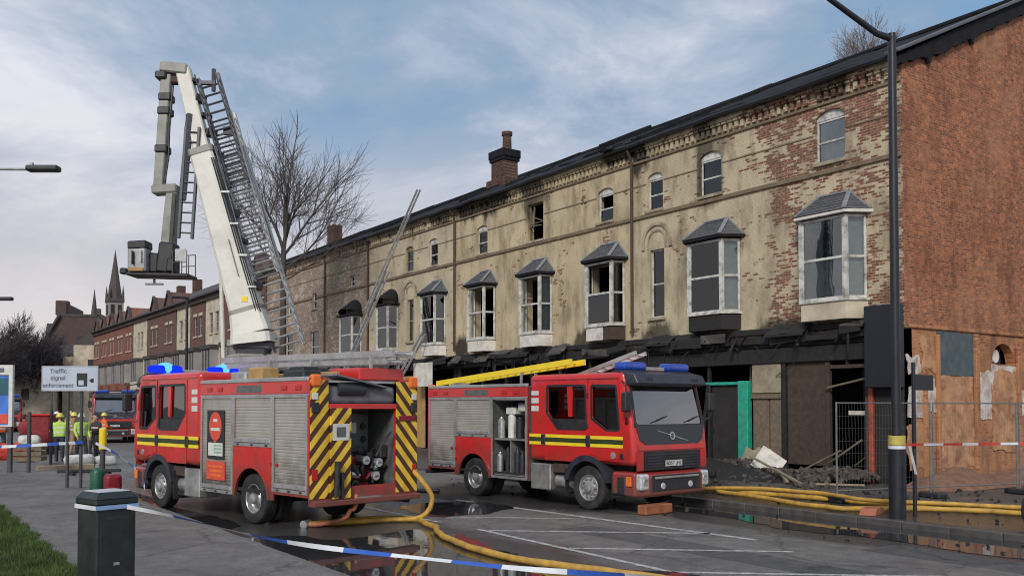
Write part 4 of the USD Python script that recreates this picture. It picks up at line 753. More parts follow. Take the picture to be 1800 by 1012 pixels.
        for yy, zz in ((-.4, 1.85), (-.42, 1.6), (-.1, 1.55), (.1, 1.5)): put('gauge', MB().lathe([(0, .03), (.05, .03), (.06, .02), (.06, 0)], lambda v: np.stack([-1.31 - v[:, 2], yy + v[:, 0], zz + v[:, 1]], 1), 14), M['plastic'], e, smooth=30)
        pu = MB(); pu.lathe([(0, .1), (.2, .1), (.27, .05), (.28, -.2), (.2, -.3), (0, -.3)], lambda v: np.stack([-1.45 - v[:, 2], .05 + v[:, 0], 1.05 + v[:, 1]], 1), 20); pu.tube([(-1.5, -.4, .95), (-1.55, .5, .95)], .1, 10); pu.tube([(-1.4, .25, 1.3), (-1.5, .3, .8)], .07, 8); pu.box(-1.6, -1.2, -.35, .45, .62, .8, .03)
        put('pump', pu, M['pumpred'], e, smooth=40)
        for yy, zz in ((-.38, .95), (.1, .82), (.42, .95), (-.15, 1.25), (-.45, 1.2)):
            put('outlet', MB().tube([(-1.5, yy, zz), (-1.68, yy, zz - .02), (-1.78, yy, zz - .06)], [.07, .065, .06], 10).lathe([(0, .06), (.085, .06), (.085, 0), (0, 0)], lambda v: np.stack([-1.72 - v[:, 2], yy + v[:, 0], zz - .03 + v[:, 1]], 1), 10), M['silver'] if yy < 0 else M['plastic'], e, smooth=30)
            put('hand_wheel', MB().tube([(-1.6, yy + .07 * math.cos(a), zz + .16 + .07 * math.sin(a)) for a in np.linspace(0, 2 * PI, 13)], .012, 6), M['plastic'], e)
        rg = random.Random(12)
        for k in range(16): yy, zz = rg.uniform(-.55, .5), rg.uniform(.66, 1.3); put('pump_fitting', MB().tube([(-1.45, yy, zz), (-1.62 - rg.random() * .15, yy + rg.uniform(-.1, .1), zz + rg.uniform(-.1, .1)), (-1.72, yy + rg.uniform(-.15, .15), zz - rg.uniform(0, .15))], rg.uniform(.025, .06), 8), M[rg.choice(['plastic', 'plastic', 'pumpred', 'silver', 'chassis'])], e, smooth=40)
        for k in range(4): yy = -.5 + k * .3; put('coiled_hose', MB().tube([(-1.5, yy, .64), (-1.75, yy + .12, .72), (-1.85, yy + .2, .66), (-1.8, yy + .3, .62)], .04, 8), M['pumpred'] if k % 2 else M['plastic'], e, smooth=40)
        put('grab_handle', MB().tube([(-2.0, -.55, 1.75), (-2.02, -.35, 1.55), (-2.0, -.2, 1.3)], .02, 8), M['plastic'], e); put('control_box', MB().box(-1.75, -1.5, -.66, -.5, 1.25, 1.5, .02), M['plastic'], e)
        put('hose_bed', MB().add(soft(-1.9, -1.15, -.76, .82, 2.26, 2.62, .1)), M['hosebed'], e, smooth=40)
        put('hose_roll', MB().lathe([(0, .1), (.2, .1), (.22, .08), (.22, -.08), (.2, -.1), (0, -.1)], lambda v: np.stack([-1.88 + v[:, 0] * .5, .3 + v[:, 2] * 3, 2.55 + v[:, 1] * .6], 1), 18), M['visor'], e, smooth=30)
        put('tarp_board', MB().bar((-1.78, .72, 2.80), (-1.78, -.45, 2.58), .55, .03), M['hosebed'], e); put('roof_locker', MB().box(-1.88, -.9, -.95, .1, 2.72, 2.95, .02), M['red'], e)
        for yy in (HW - .12, -HW + .12): put('corner_beacon', MB().add(soft(-2.02, -1.9, yy - .1, yy + .1, 2.58, 2.80, .04)), M['orange'], e, smooth=40)
        put('tail_light', MB().box(-1.99, -1.976, HW - .16, HW - .04, .92, 1.12, .01), M['taillight'], e); put('tail_light', MB().box(-1.99, -1.976, -HW + .04, -HW + .14, .92, 1.12, .01), M['taillight'], e)
        for yy in (HW - .10, -HW + .1): put('reflector', MB().box(-1.995, -1.976, yy - .06, yy + .06, 2.35, 2.47, .01), M['posterwhite'], e); put('black_lamp', MB().box(-2.0, -1.976, yy - .08, yy + .08, 2.12, 2.3, .02), M['plastic'], e)
        put('door_pull', MB().box(-2.0, -1.975, -1.15, -.75, 1.95, 2.05, .01), M['pumpred'], e)
        put('standpipe', MB().tube([(-2.06, .72, .62), (-2.07, .70, 1.25)], .055, 10).tube([(-2.06, .58, .6), (-2.06, .6, 1.05)], .035, 8), M['plastic'], e, smooth=40)
        put('rear_step', MB().box(-2.10, -1.90, -HW + .02, HW - .02, .46, .56, .015), M['red'], e); put('step_tread', MB().box(-2.09, -1.95, -.3, .25, .563, .575), M['alu'], e)
    else:
        put('chevron_panel', MB().ext(sbox(-HW + .02, .6, -.02, 2.65), RXf(-1.962, -1), 0, .012), M['chevR'], e); put('chevron_panel', MB().ext(sbox(.02, .6, HW - .02, 2.65), RXf(-1.962, -1), 0, .012), M['chevL'], e)
        put('rear_step', MB().box(-2.10, -1.90, -HW + .02, HW - .02, .46, .56, .015), M['chassis'], e)
        for s in (1, -1): put('corner_beacon', MB().add(soft(-2.02, -1.9, s * 1.1 - .1, s * 1.1 + .1, 2.58, 2.80, .04)), M['orange'], e, smooth=40)
    # -- chassis, wheels
    put('chassis', MB().box(-1.8, 5.0, -.42, .42, .42, .66).box(-.2, .2, -.8, .8, .38, .56).box(3.74, 4.14, -.8, .8, .36, .54).box(2.1, 5.0, -.9, .9, .66, 1.0), M['chassis'], e)
    for s in (1, -1):
        wheel(e, 0, s * (HW - .03), s, dual=True); wheel(e, 3.94, s * (HW - .03), s)
        put('step_box', MB().box(2.10, 2.76, s * .7, s * (HW - .02), .34, .93, .02), M['alu'], e); put('air_tank', MB().tube([(2.82, s * .95, .55), (3.34, s * .95, .55)], .17, 14), M['alu'], e, smooth=40)
        put('step_plate', MB().box(2.82, 3.3, s * .8, s * (HW - .1), .33, .40), M['chassis'], e); put('battery_box', MB().box(2.8, 3.36, s * .75, s * (HW - .06), .74, .95, .02), M['woodbrown'] if s == near else M['chassis'], e)
        fa = Point(3.94, .48).buffer(.70, 28).difference(Point(3.94, .48).buffer(.57, 28)).intersection(sbox(3, .62, 5, 2)); put('front_fender', MB().ext(fa, SY(s * (HW - .38), s), 0, .41), M['visor'], e)
        put('mud_flap', MB().box(3.24, 3.27, s * .85, s * 1.2, .25, .85), M['plastic'], e); put('side_bumper', MB().box(4.6, 5.05, s * .8, s * (HW - .01), .36, .80, .05), M['plastic'], e)
    # -- cab shell: hull, hollowed, with the window openings cut out
    sp = manifold3d.Manifold.sphere(.11, 20); hw = HW - .11
    pts = [(2.08 + .11, 1.0 + .11), (2.08 + .11, 2.95 - .11), (4.90, 2.95 - .11), (5.13, 1.86), (5.18, 1.35), (5.17, 1.0 + .11), (4.75, 2.95 - .11)]
    shell = manifold3d.Manifold.batch_hull([sp.translate((x, y * (1 if z < 2 or abs(x - 2.19) < .01 else .985), z)) for x, z in pts for y in (hw, -hw)])
    si = manifold3d.Manifold.sphere(.07, 12); inner = manifold3d.Manifold.batch_hull([si.translate((x + (.02 if x < 3 else -.03), y, z + (.06 if z < 1.5 else -.03))) for x, z in pts for y in (hw - .0, -hw)])
    cab = shell - inner
    for w in (WINA, WINB): cab = cab - mprism(w, -2, 2, 'y')
    ws = Polygon([(-1.10, 1.84), (1.10, 1.84), (1.04, 2.66), (-1.04, 2.66)]).buffer(-.08).buffer(.08)
    cab = cab - mprism(ws, 4.6, 6, 'x')
    arch = mprism(Point(3.94, .48).buffer(.60, 32), -2, 2, 'y'); cab = cab - arch
    put('cab_shell', MB().add(cab), M['red'], e, smooth=32)
    for s in (1, -1):
        # doors a little proud, each with its own window opening, handle and stripes
        d1 = Polygon([(2.62, 2.80), (3.97, 2.80), (3.985, 1.02), (2.62, 1.02)]).difference(WINA.buffer(.02)).difference(Point(3.94, .48).buffer(.62, 24)); d2 = Polygon([(4.03, 2.80), (4.84, 2.78), (5.03, 1.74), (5.03, 1.16), (4.6, 1.10), (4.03, 1.2)]).difference(WINB.buffer(.02)).difference(Point(3.94, .48).buffer(.74, 24))
        put('crew_door', MB().ext(d1, SY(s * HW, s), 0, .014), M['red'], e); put('cab_door', MB().ext(d2, SY(s * HW, s), 0, .014), M['red'], e)
        put('window_seal', MB().ext(WINA.buffer(.035).difference(WINA.buffer(-.015)), SY(s * (HW + .006), s), 0, .014).ext(WINB.buffer(.035).difference(WINB.buffer(-.015)), SY(s * (HW + .006), s), 0, .014), M['plastic'], e)
        put('window_divider', MB().ext(Polygon([(3.34, 2.68), (3.50, 2.68), (3.48, 2.0), (3.38, 2.0)]), SY(s * (HW - .02), s), 0, .035), M['red'], e)
        put('window_lower_band', MB().ext(WINA.intersection(sbox(2, 1.7, 4, 1.95)), SY(s * (HW - .02), s), 0, .02), M['plastic'], e)
        put('window_pane', MB().ext(WINA.buffer(-.004), SY(s * (HW - .035), s), 0, .008), M['carglass'], e); put('window_pane', MB().ext(WINB.buffer(-.004), SY(s * (HW - .035), s), 0, .008), M['carglass'], e)
        for a, b in ((2.10, 2.60), (2.63, 3.96), (4.04, 5.0)):
            for z0, z1, mm, dd in ((1.53, 1.60, 'yellow', .004), (1.36, 1.43, 'yellow', .004), (1.431, 1.529, 'stripegreen', .003)):
                put('stripe', MB().box(a, b, s * (HW + (.015 if a > 2.2 else .001)), s * (HW + .016 + dd), z0, z1), M[mm], e)
        for xx in (2.58, 4.0): put('door_handle', MB().box(xx - .07, xx + .07, s * (HW + .014), s * (HW + .045), 1.37, 1.60, .015), M['plastic'], e)
        put('rain_gutter', MB().box(2.2, 4.86, s * (HW - .01), s * (HW + .022), 2.82, 2.845), M['red'], e); put('hinge', MB().box(3.955, 3.985, s * HW, s * (HW + .026), 1.75, 1.87, .005), M['plastic'], e); put('hinge', MB().box(3.955, 3.985, s * HW, s * (HW + .026), 2.4, 2.52, .005), M['plastic'], e)
        put('cab_marker', MB().box(2.16, 2.40, s * (HW + .001), s * (HW + .012), 2.12, 2.24).box(2.16, 2.40, s * (HW + .001), s * (HW + .012), 2.3, 2.42).box(2.16, 2.40, s * (HW + .001), s * (HW + .012), 2.48, 2.58), M['posterwhite'], e)
        put('fuel_cap', MB().lathe([(0, .02), (.07, .02), (.08, 0)], lambda v: np.stack([4.72 + v[:, 0], s * (HW + v[:, 2]), 1.2 + v[:, 1]], 1), 16), M['rim'], e); put('side_lamp', MB().box(4.9, 5.02, s * (HW), s * (HW + .02), 1.13, 1.25, .01), M['plastic'], e)
        mi = MB().tube([(4.95, s * (HW - .02), 2.75), (5.22, s * (HW + .16), 2.7), (5.24, s * (HW + .17), 2.0), (5.05, s * (HW - .02), 1.85)], .018, 8); put('mirror_arm', mi, M['plastic'], e)
        put('mirror', MB().add(soft(5.16, 5.30, s * HW + (.06 if s > 0 else -.26), s * HW + (.26 if s > 0 else -.06), 2.12, 2.52, .04)), M['plastic'], e, smooth=40)
    # front face
    def fx(z): return 5.18 + .112 - (0 if z < 1.35 else (z - 1.35) * .10 if z < 1.86 else .051 + (z - 1.86) * .235)
    def face(poly, off0, off1):
        t = MB().ext(poly, RXf(0, 1), off0, off1); return moved(t, lambda v: np.stack([v[:, 0] + np.array([fx(z) for z in v[:, 2]]), v[:, 1], v[:, 2]], 1))
    put('windscreen', face(ws.buffer(.02), -.03, -.02), M['screenglass'], e)
    put('windscreen_surround', face(Polygon([(-1.16, 1.80), (1.16, 1.80), (1.10, 2.70), (-1.10, 2.70)]).difference(ws.buffer(-.01)), -.012, .006), M['plastic'], e)
    put('front_panel', face(Polygon([(-1.13, 1.83), (1.13, 1.83), (1.02, 1.52), (.85, 1.43), (-.85, 1.43), (-1.02, 1.52)]), -.005, .014), M['visor'], e)
    put('badge_bar', face(Polygon([(.55, 1.49), (.49, 1.49), (-.49, 1.72), (-.43, 1.72)]), .0145, .022), M['alu'], e); put('badge_ring', face(Point(0, 1.605).buffer(.085).difference(Point(0, 1.605).buffer(.055)), .022, .03), M['alu'], e)
    put('sun_visor', MB().add(manifold3d.Manifold.batch_hull([manifold3d.Manifold.sphere(.05, 12).translate(p) for y in (1.12, -1.12) for p in ((4.86, y, 2.93), (4.95, y, 2.70), (5.28, y * .98, 2.72), (5.20, y * .98, 2.86))])), M['visor'], e, smooth=40)
    for yy in (-.75, .75): put('visor_lamp', MB().box(5.30, 5.32, yy - .1, yy + .1, 2.75, 2.83, .006), M['plastic'], e)
    put('bonnet_band', face(sbox(-1.08, 1.32, 1.08, 1.42), -.005, .02), M['red'], e)
    put('grille', face(sbox(-.92, .90, .92, 1.29).buffer(-.03).buffer(.03), -.005, .016), M['plastic'], e)
    for z in (.96, 1.02, 1.08, 1.14, 1.20): put('grille_slat', face(sbox(-.86, z, .86, z + .025), .017, .03), M['visor'], e)
    put('number_plate', face(sbox(-.27, .97, .27, 1.09), .032, .04), M['plate'], e)
    tx = meshkit.text_mesh(plate, .075, .003, True); tv = tx.vertices - (np.array([tx.bounds[0, 0] + tx.bounds[1, 0], 0, 0]) / 2)
    put('plate_text', MB().add(np.stack([5.292 + .0405 + tv[:, 2], tv[:, 0], .993 + tv[:, 1]], 1), tx.faces), M['darktext'], e)
    put('bumper', MB().add(manifold3d.Manifold.batch_hull([manifold3d.Manifold.sphere(.07, 14).translate(p) for y in (1, -1) for p in ((4.72, y * (HW - .07), .45), (5.2, y * (HW - .12), .42), (5.33, y * .85, .42), (5.33, y * .85, .76), (5.2, y * (HW - .12), .80), (4.72, y * (HW - .07), .80))])), M['red'], e, smooth=40)
    put('bumper_grille', MB().box(5.395, 5.41, -.80, .80, .46, .80, .01), M['plastic'], e); put('chrome_bar', MB().box(5.41, 5.44, -.72, .72, .72, .77, .012), M['alu'], e)
    for yy in (-.45, .45): put('fog_lamp', MB().lathe([(0, .01), (.06, .012), (.07, 0)], lambda v: np.stack([5.411 + v[:, 2], yy + v[:, 0], .57 + v[:, 1]], 1), 16), M['headlight'], e)
    for s in (1, -1):
        put('headlight', MB().add(soft(5.12, 5.395, s * .99 - .135, s * .99 + .135, .50, .84, .05)), M['headlight'], e, smooth=40); put('headlight_bulb', MB().lathe([(0, .01), (.07, .015), (.085, 0)], lambda v: np.stack([5.39 + v[:, 2], s * .98 + v[:, 0], .67 + v[:, 1]], 1), 16), M['alu'], e)
        put('indicator', MB().box(5.05, 5.2, s * (HW - .03), s * (HW - .005), .58, .78, .01), M['orange'], e); put('front_corner', face(sbox(s * .94, .9, s * 1.14, 1.3), -.01, .012), M['red'], e)
        put('wiper', MB().bar((5.27, s * .55, 1.9), (5.22, s * .55 + .45, 2.02), .02, .02), M['plastic'], e)
    # interior
    put('cab_interior', MB().box(2.2, 5.05, -HW + .12, HW - .12, 1.08, 1.14).box(2.2, 2.24, -HW + .12, HW - .12, 1.1, 2.85), M['cab_in'], e); put('dashboard', MB().box(4.75, 5.1, -HW + .14, HW - .14, 1.3, 1.86, .06), M['cab_in'], e)
    for x in (2.5, 4.15):
        for y in (-.75, 0, .75): put('cab_seat', MB().box(x, x + .45, y - .24, y + .24, 1.3, 1.5, .05).box(x - .02, x + .1, y - .24, y + .24, 1.5, 2.25, .05), M['seat'], e)
    put('screen_note', MB().box(5.0, 5.02, .35, .85, 1.88, 1.98), M['posterwhite'], e); put('dash_screen', MB().box(4.98, 5.0, .25, .55, 1.9, 2.1, .01), M['cab_in'], e)
    put('air_freshener', MB().add(soft(5.0, 5.04, -.5, -.3, 2.36, 2.52, .018)).box(5.01, 5.03, -.43, -.37, 2.5, 2.62), M['green'], e)
    # blue lights
    for s in (1, -1):
        put('light_base', MB().box(4.55, 4.95, s * .72 - .38, s * .72 + .38, 2.95, 2.99, .01), M['plastic'], e)
        put('blue_light', MB().add(soft(4.58, 4.92, s * .72 - .36, s * .72 + .36, 2.985, 3.17, .07)), M['blueon'] if lit else M['bluelens'], e, smooth=40)
        if lit: put('bulb', MB().add(manifold3d.Manifold.sphere(.19, 20).scale((1, 1.1, .8)).translate((4.75, s * .72, 3.09))), M['bluecore'], e, smooth=True)
    put('light_bridge', MB().box(4.68, 4.82, -.33, .33, 2.99, 3.08, .02), M['alu'], e)
    return e
def rung_ladder(par, a, b, w, rails=.06, step=.3, mat='alu', name='ladder', up=(0, 0, 1), side=None, rr=.018, n_side=6):
    """two box rails and round rungs between a and b"""
    a, b = np.array(a, float), np.array(b, float); d = (b - a) / np.linalg.norm(b - a); L = np.linalg.norm(b - a)
    s = np.cross(d, up) if side is None else np.array(side, float); s = s - d * (s @ d); s /= np.linalg.norm(s)
    for k in (-1, 1): put('ladder_rail', MB().bar(a + s * w / 2 * k, b + s * w / 2 * k, rails * .55, rails, np.cross(s, d)), M[mat], par)
    r = MB()
    for k in range(int(L / step)):
        p = a + d * (step * (k + .5)); r.tube([p - s * w / 2, p + s * w / 2], rr, n_side)
    put('rungs', r, M[mat], par, kind='stuff')
E1 = fire_engine('left fire engine seen from behind, yellow chevrons, open pump bay and lit blue lights', (7.06, 17.32, 0), 101.0, 1, rear_open=True, lit=True)
# a poster stuck on the front shutter of the left engine
y0 = HW + .001
put('poster', MB().box(1.03, 1.72, y0, y0 + .012, 1.18, 2.15), M['posterblack'], E1); el = affinity.scale(Point(1.38, 1.83).buffer(1, 24), .25, .29)
put('poster_balloon', MB().ext(el, SY(y0 + .0125, 1), 0, .003), M['posterred'], E1); put('poster_knot', MB().ext(Polygon([(1.30, 1.56), (1.46, 1.56), (1.38, 1.47)]).union(sbox(1.36, 1.44, 1.40, 1.5)), SY(y0 + .0125, 1), 0, .003), M['posterred'], E1)
put('poster_writing', MB().box(1.3, 1.46, y0 + .016, y0 + .018, 1.92, 1.98).box(1.2, 1.56, y0 + .016, y0 + .018, 1.74, 1.80), M['posterwhite'], E1)
put('poster_label', MB().box(1.08, 1.67, y0 + .0125, y0 + .0155, 1.24, 1.50), M['posterwhite'], E1); put('poster_print', MB().box(1.12, 1.42, y0 + .016, y0 + .018, 1.29, 1.33).box(1.12, 1.42, y0 + .016, y0 + .018, 1.36, 1.40).box(1.12, 1.42, y0 + .016, y0 + .018, 1.43, 1.46), M['postergreen'], E1)
put('orange_notice', MB().box(1.0, 1.74, y0, y0 + .010, .76, 1.13), M['posterred'], E1)
put('notice_writing', MB().box(1.08, 1.66, y0 + .0105, y0 + .012, 1.01, 1.05).box(1.1, 1.62, y0 + .0105, y0 + .012, .92, .96).box(1.14, 1.58, y0 + .0105, y0 + .012, .83, .87), M['orange'], E1)
# ladder gantry on the left engine's roof
gl = thing('roof_ladder', 'long metal ladder carried on a gantry above the left fire engine', 'ladder', (7.06, 17.32, 0), 101.0)
rung_ladder(gl, (-2.25, -.66, 3.22), (4.1, -.60, 3.30), .50, rails=.12, step=.3, side=(0, 1, 0))
rung_ladder(gl, (-2.0, -.66, 3.08), (3.9, -.60, 3.15), .42, rails=.10, step=.3, side=(0, 1, 0))
for x in (-1.7, .3, 1.9): put('gantry', MB().bar((x, -.95, 2.7), (x, -.95, 3.22), .05, .05).bar((x, -.3, 2.7), (x, -.3, 3.22), .05, .05).bar((x, -.98, 3.07), (x, -.27, 3.07), .05, .05), M['alu'], gl)
for x, y, w, h, m in ((-.9, .7, .7, .2, 'plastic'), (.3, .8, .5, .28, 'ply'), (1.3, .6, .6, .22, 'alu'), (-.2, .2, .5, .3, 'plastic')): put('roof_kit', MB().box(x - w / 2, x + w / 2, y - .2, y + .2, 2.71, 2.71 + h, .03), M[m], E1)
put('roof_beam', MB().box(-1.6, 1.7, .32, .42, 2.72, 2.88, .02), M['ply'], E1)
E2 = fire_engine('right fire engine facing the camera with unlit blue lights and an open side locker', (13.40, 19.27, 0), -84.2, -1, open_locker=True)
# contents of the open locker
s = -1
put('locker_shelf', MB().box(.76, 1.94, s * .5, s * (HW - .04), 1.42, 1.46).box(.76, 1.94, s * .5, s * (HW - .04), .58, .62).box(1.33, 1.36, s * .5, s * (HW - .05), .63, 1.41), M['alu'], E2)
for x, r, h, z, m in ((.92, .09, .5, 1.47, 'silver'), (1.13, .10, .62, 1.47, 'posterwhite'), (1.36, .09, .4, 1.47, 'silver'), (1.6, .1, .5, 1.47, 'plastic'), (1.80, .08, .6, 1.47, 'visor'), (.88, .08, .5, .63, 'silver'), (1.05, .06, .62, .63, 'plastic'), (1.2, .06, .6, .63, 'plastic'), (1.5, .08, .6, .63, 'plastic'), (1.66, .07, .5, .63, 'plastic'), (1.82, .07, .62, .63, 'pumpred')):
    put('locker_bottle', MB().lathe([(0, 0), (r, 0), (r, h * .82), (r * .5, h * .93), (r * .4, h), (0, h)], lambda v: v + (x, s * (1.0 + .1 * math.sin(x * 9)), z), 14), M[m], E2, smooth=35)
put('locker_kit', MB().box(.95, 1.3, s * .6, s * 1.0, 2.02, 2.2, .03).box(1.4, 1.85, s * .6, s * 1.0, 2.1, 2.3, .03), M['posterwhite'], E2)
put('locker_light', MB().box(.78, 1.92, s * 1.15, s * 1.19, 2.36, 2.39), M['alu'], E2)
# yellow-railed ladder on the right engine's roof
gl = thing('roof_ladder', 'yellow edged ladder sloping up on the roof of the right fire engine', 'ladder', (13.40, 19.27, 0), -84.2)
rung_ladder(gl, (-1.9, -.75, 2.83), (3.3, -.85, 3.22), .42, rails=.13, step=.3, mat='yellow', side=(0, 1, 0)); [put('ladder_cradle', m_, M['alu'], gl) for m_ in (MB().box(-1.2, -1.1, -1.0, -.5, 2.76, 2.84), MB().bar((1.6, -1.05, 2.76), (1.6, -1.05, 3.02), .05, .05), MB().bar((1.6, -.6, 2.76), (1.6, -.6, 3.02), .05, .05))]
gl = thing('roof_ladder', 'short grey ladder tilted above the cab of the right fire engine', 'ladder', (13.40, 19.27, 0), -84.2)
rung_ladder(gl, (2.5, .1, 2.95), (4.2, .25, 3.42), .36, rails=.09, step=.25, side=(0, 1, 0)); put('ladder_foot', MB().box(2.4, 2.6, -.1, .3, 2.92, 3.0), M['alu'], gl)
put('wheel_chock', MB().box(-.42, .42, 0, .24, 0, .20, .02), M['chock'], thing('wheel_chock_pair', 'orange chock on the road under the front bumper of the right fire engine', 'chock', (13.3, 13.75, .006), 5))
E3 = copy_of(E2, 'distant fire engine facing the camera behind the left fire engine', (12.6, 63.5, 0), -100, 'fire engines')
E4 = copy_of(E2, 'farthest fire engine half hidden behind the people at the far left', (9.4, 92, 0), -97, 'fire engines')
# ------------------------------------------------------------------ aerial platform behind the left engine
M['boom'] = pm('cream_boom_paint', (.66, .64, .58), .45, var=.08, scale=2, dirt=(.30, .27, .22), dirt_amt=.3, dscale=1.5)
M['boomgrey'] = pm('olive_grey_arm', (.28, .275, .245), .5, var=.2, scale=3, dirt=(.05, .05, .05), dirt_amt=.5)
M['ladgrey'] = pm('grey_ladder_metal', (.33, .335, .34), .45, metal=.5, var=.2)
M['laddark'] = pm('dark_ladder_metal', (.085, .088, .10), .5, metal=.3, var=.3)
BR = np.array([.8204, -.5718, 0]); BN = np.array([.5718, .8204, 0]); BO = np.array([8.8, 25.6, 0])
def bw(r, z, n=0): return BR * r + BN * n + np.array([0, 0, z])
ap = thing('aerial_platform_truck', 'cream telescopic aerial platform raised above the street behind the left fire engine', 'fire truck', BO)
# truck under it
def tb(x0, x1, y0, y1, z0, z1, c=.03):
    m = MB().box(x0, x1, y0, y1, z0, z1, c); a = math.radians(96); R = np.array([[math.cos(a), -math.sin(a), 0], [math.sin(a), math.cos(a), 0], [0, 0, 1]]); return moved(m, lambda v: v @ R.T)
put('deck', tb(-2.5, 4.0, -1.2, 1.2, 1.05, 1.4), M['alu'], ap); put('locker', tb(-2.4, .9, .95, 1.22, .5, 1.04), M['red'], ap); put('locker', tb(-2.4, .9, -1.22, -.95, .5, 1.04), M['red'], ap)
put('cab', tb(4.05, 6.2, -1.2, 1.2, .7, 2.7, .12), M['red'], ap); put('cab_window', tb(6.19, 6.22, -1.05, 1.05, 1.7, 2.5, .01), M['carglass'], ap)
for x in (-1.6, -.3, 5.0):
    for s in (1, -1): put('truck_wheel', tb(x - .5, x + .5, s * .95 - .15, s * .95 + .15, .02, 1.0, .2), M['tyre'], ap)
put('turret_base', MB().lathe([(0, 1.4), (1.0, 1.4), (1.0, 1.6), (.75, 1.7), (.7, 2.6), (0, 2.6)], n=28), M['greypanel'], ap, smooth=35)
put('turret', MB().box(-.62, .62, -.5, .5, 2.6, 3.7, .06), M['boomgrey'], ap)
def boom(name, pts, wid, mat, dep=None, c=.05, n=0.):
    for (a, b), (w0, w1) in zip(zip(pts, pts[1:]), zip(wid, wid[1:])):
        A, B = bw(*a, n), bw(*b, n); d = (B - A) / np.linalg.norm(B - A); s = np.cross(d, BN); t = dep or .8
        def ring(P, w): q = w / 2; k = q * t; ch = .82; return [P + s * x * q + BN * y * k for x, y in ((-1, -ch), (-ch, -1), (ch, -1), (1, -ch), (1, ch), (ch, 1), (-ch, 1), (-1, ch))]
        V = ring(A, w0) + ring(B, w1); F = [(i, (i + 1) % 8, 8 + (i + 1) % 8, 8 + i) for i in range(8)]; m = MB().add(V, F); m.add(V, [(0, k + 1, k) for k in range(1, 7)] + [(8, 8 + k, 9 + k) for k in range(1, 7)])
        put(name, m, M[mat], ap)
boom('boom_foot', [(.03, 4.02), (.0, 4.30)], (1.14, 1.10), 'boom')
boom('boom_foot', [(.0, 4.29), (-.17, 4.95)], (1.09, .90), 'boom'); boom('boom_section', [(-.168, 4.945), (-1.50, 9.55)], (.885, .66), 'boom'); boom('foot_band', [(-.155, 4.90), (-.19, 5.02)], (.925, .915), 'boomgrey'); boom('boom_section', [(-1.45, 9.4), (-2.08, 11.95)], (.47, .40), 'boom'); boom('boom_collar', [(-1.47, 9.45), (-1.52, 9.62)], (.72, .72), 'boomgrey')
put('foot_pivot', MB().bar(bw(-.52, 3.95), bw(.56, 3.95), .5, .26, c=.05), M['laddark'], ap); put('foot_bracket', MB().bar(bw(-.42, 3.74), bw(.46, 3.74), .6, .3, c=.05), M['plastic'], ap)
put('foot_pin', MB().bar(bw(-.72, 4.02), bw(-.50, 4.02), .3, .2, c=.03), M['boomgrey'], ap)
# ladder beside the boom: three telescoping stages, each with rails, rungs and a hand rail
def ladder_stage(a, b, w, dn, col='ladgrey'):
    A, B = bw(*a, dn), bw(*b, dn); rung_ladder(ap, A, B, w, rails=.13, step=.26, mat=col, side=BR, rr=.034, n_side=5)
    d = (B - A) / np.linalg.norm(B - A); s = BR.copy(); s = s - d * (s @ d); s /= np.linalg.norm(s); u = np.cross(s, d)
    for k in (-1, 1):
        p, q = A + s * w / 2 * k + u * .34, B + s * w / 2 * k + u * .34; put('hand_rail', MB().tube([p, q], .022, 6), M[col], ap); L = np.linalg.norm(q - p); br = MB()
        for i in range(int(L / .52)): t0 = d * (i * .52); br.tube([A + s * w / 2 * k + t0, A + s * w / 2 * k + u * .34 + t0 + d * .26], .012, 4).tube([A + s * w / 2 * k + u * .34 + t0 + d * .26, A + s * w / 2 * k + t0 + d * .52], .012, 4)
        put('rail_bracing', br, M[col], ap, kind='stuff')
ladder_stage((1.00, 3.9), (-.80, 9.7), .86, .25); ladder_stage((.34, 6.0), (-.98, 10.6), .72, .12); ladder_stage((-.42, 8.6), (-1.36, 11.75), .58, 0, 'laddark')
put('stage_head', MB().bar(bw(-.93, 10.18, .1), bw(-.62, 10.18, .1), .12, .22), M['plastic'], ap); put('ladder_head', MB().bar(bw(-1.75, 11.55, .0), bw(-1.15, 11.55, .0), .12, .10).bar(bw(-1.2, 11.3, 0), bw(-1.2, 11.95, 0), .1, .1), M['laddark'], ap)
for k, (r, z) in enumerate([(-1.72, 11.6), (-1.62, 11.1), (-1.45, 10.6), (-1.3, 10.1), (-1.1, 9.5), (-.62, 7.8), (-.38, 7.0), (.05, 5.7)]): put('roller_bracket', MB().bar(bw(r - .09, z, -.1), bw(r + .16, z - .05, .1), .2, .22 if k % 2 else .13, c=.02), M['plastic'], ap)
put('cable_tray', MB().bar(bw(.18, 4.9, -.2), bw(-.95, 9.0, -.2), .14, .1), M['laddark'], ap)
# knuckle and folded upper arms
put('knuckle', MB().bar(bw(-2.70, 11.98), bw(-1.92, 11.90), .42, .30, c=.04), M['boomgrey'], ap); put('knuckle_pin', MB().bar(bw(-2.82, 11.72), bw(-2.5, 11.72), .5, .22, c=.04), M['plastic'], ap); put('knuckle_ram', MB().bar(bw(-2.45, 11.62), bw(-2.0, 11.6), .25, .2, c=.03), M['woodbrown'], ap)
boom('upper_arm', [(-2.53, 11.75), (-2.74, 8.42)], (.30, .27), 'boomgrey', dep=1.1)
for z in (11.1, 9.6, 10.7): put('arm_clamp', MB().bar(bw(-2.72 - (11.7 - z) * .06 + .02, z), bw(-2.34 - (11.7 - z) * .06, z), .4, .22, c=.03), M['plastic'], ap)
put('arm_hose', MB().tube([bw(-2.34, 11.4, -.1), bw(-2.42, 10.4, -.14), bw(-2.44, 9.4, -.1), bw(-2.55, 8.6, -.1)], .03, 6), M['plastic'], ap)
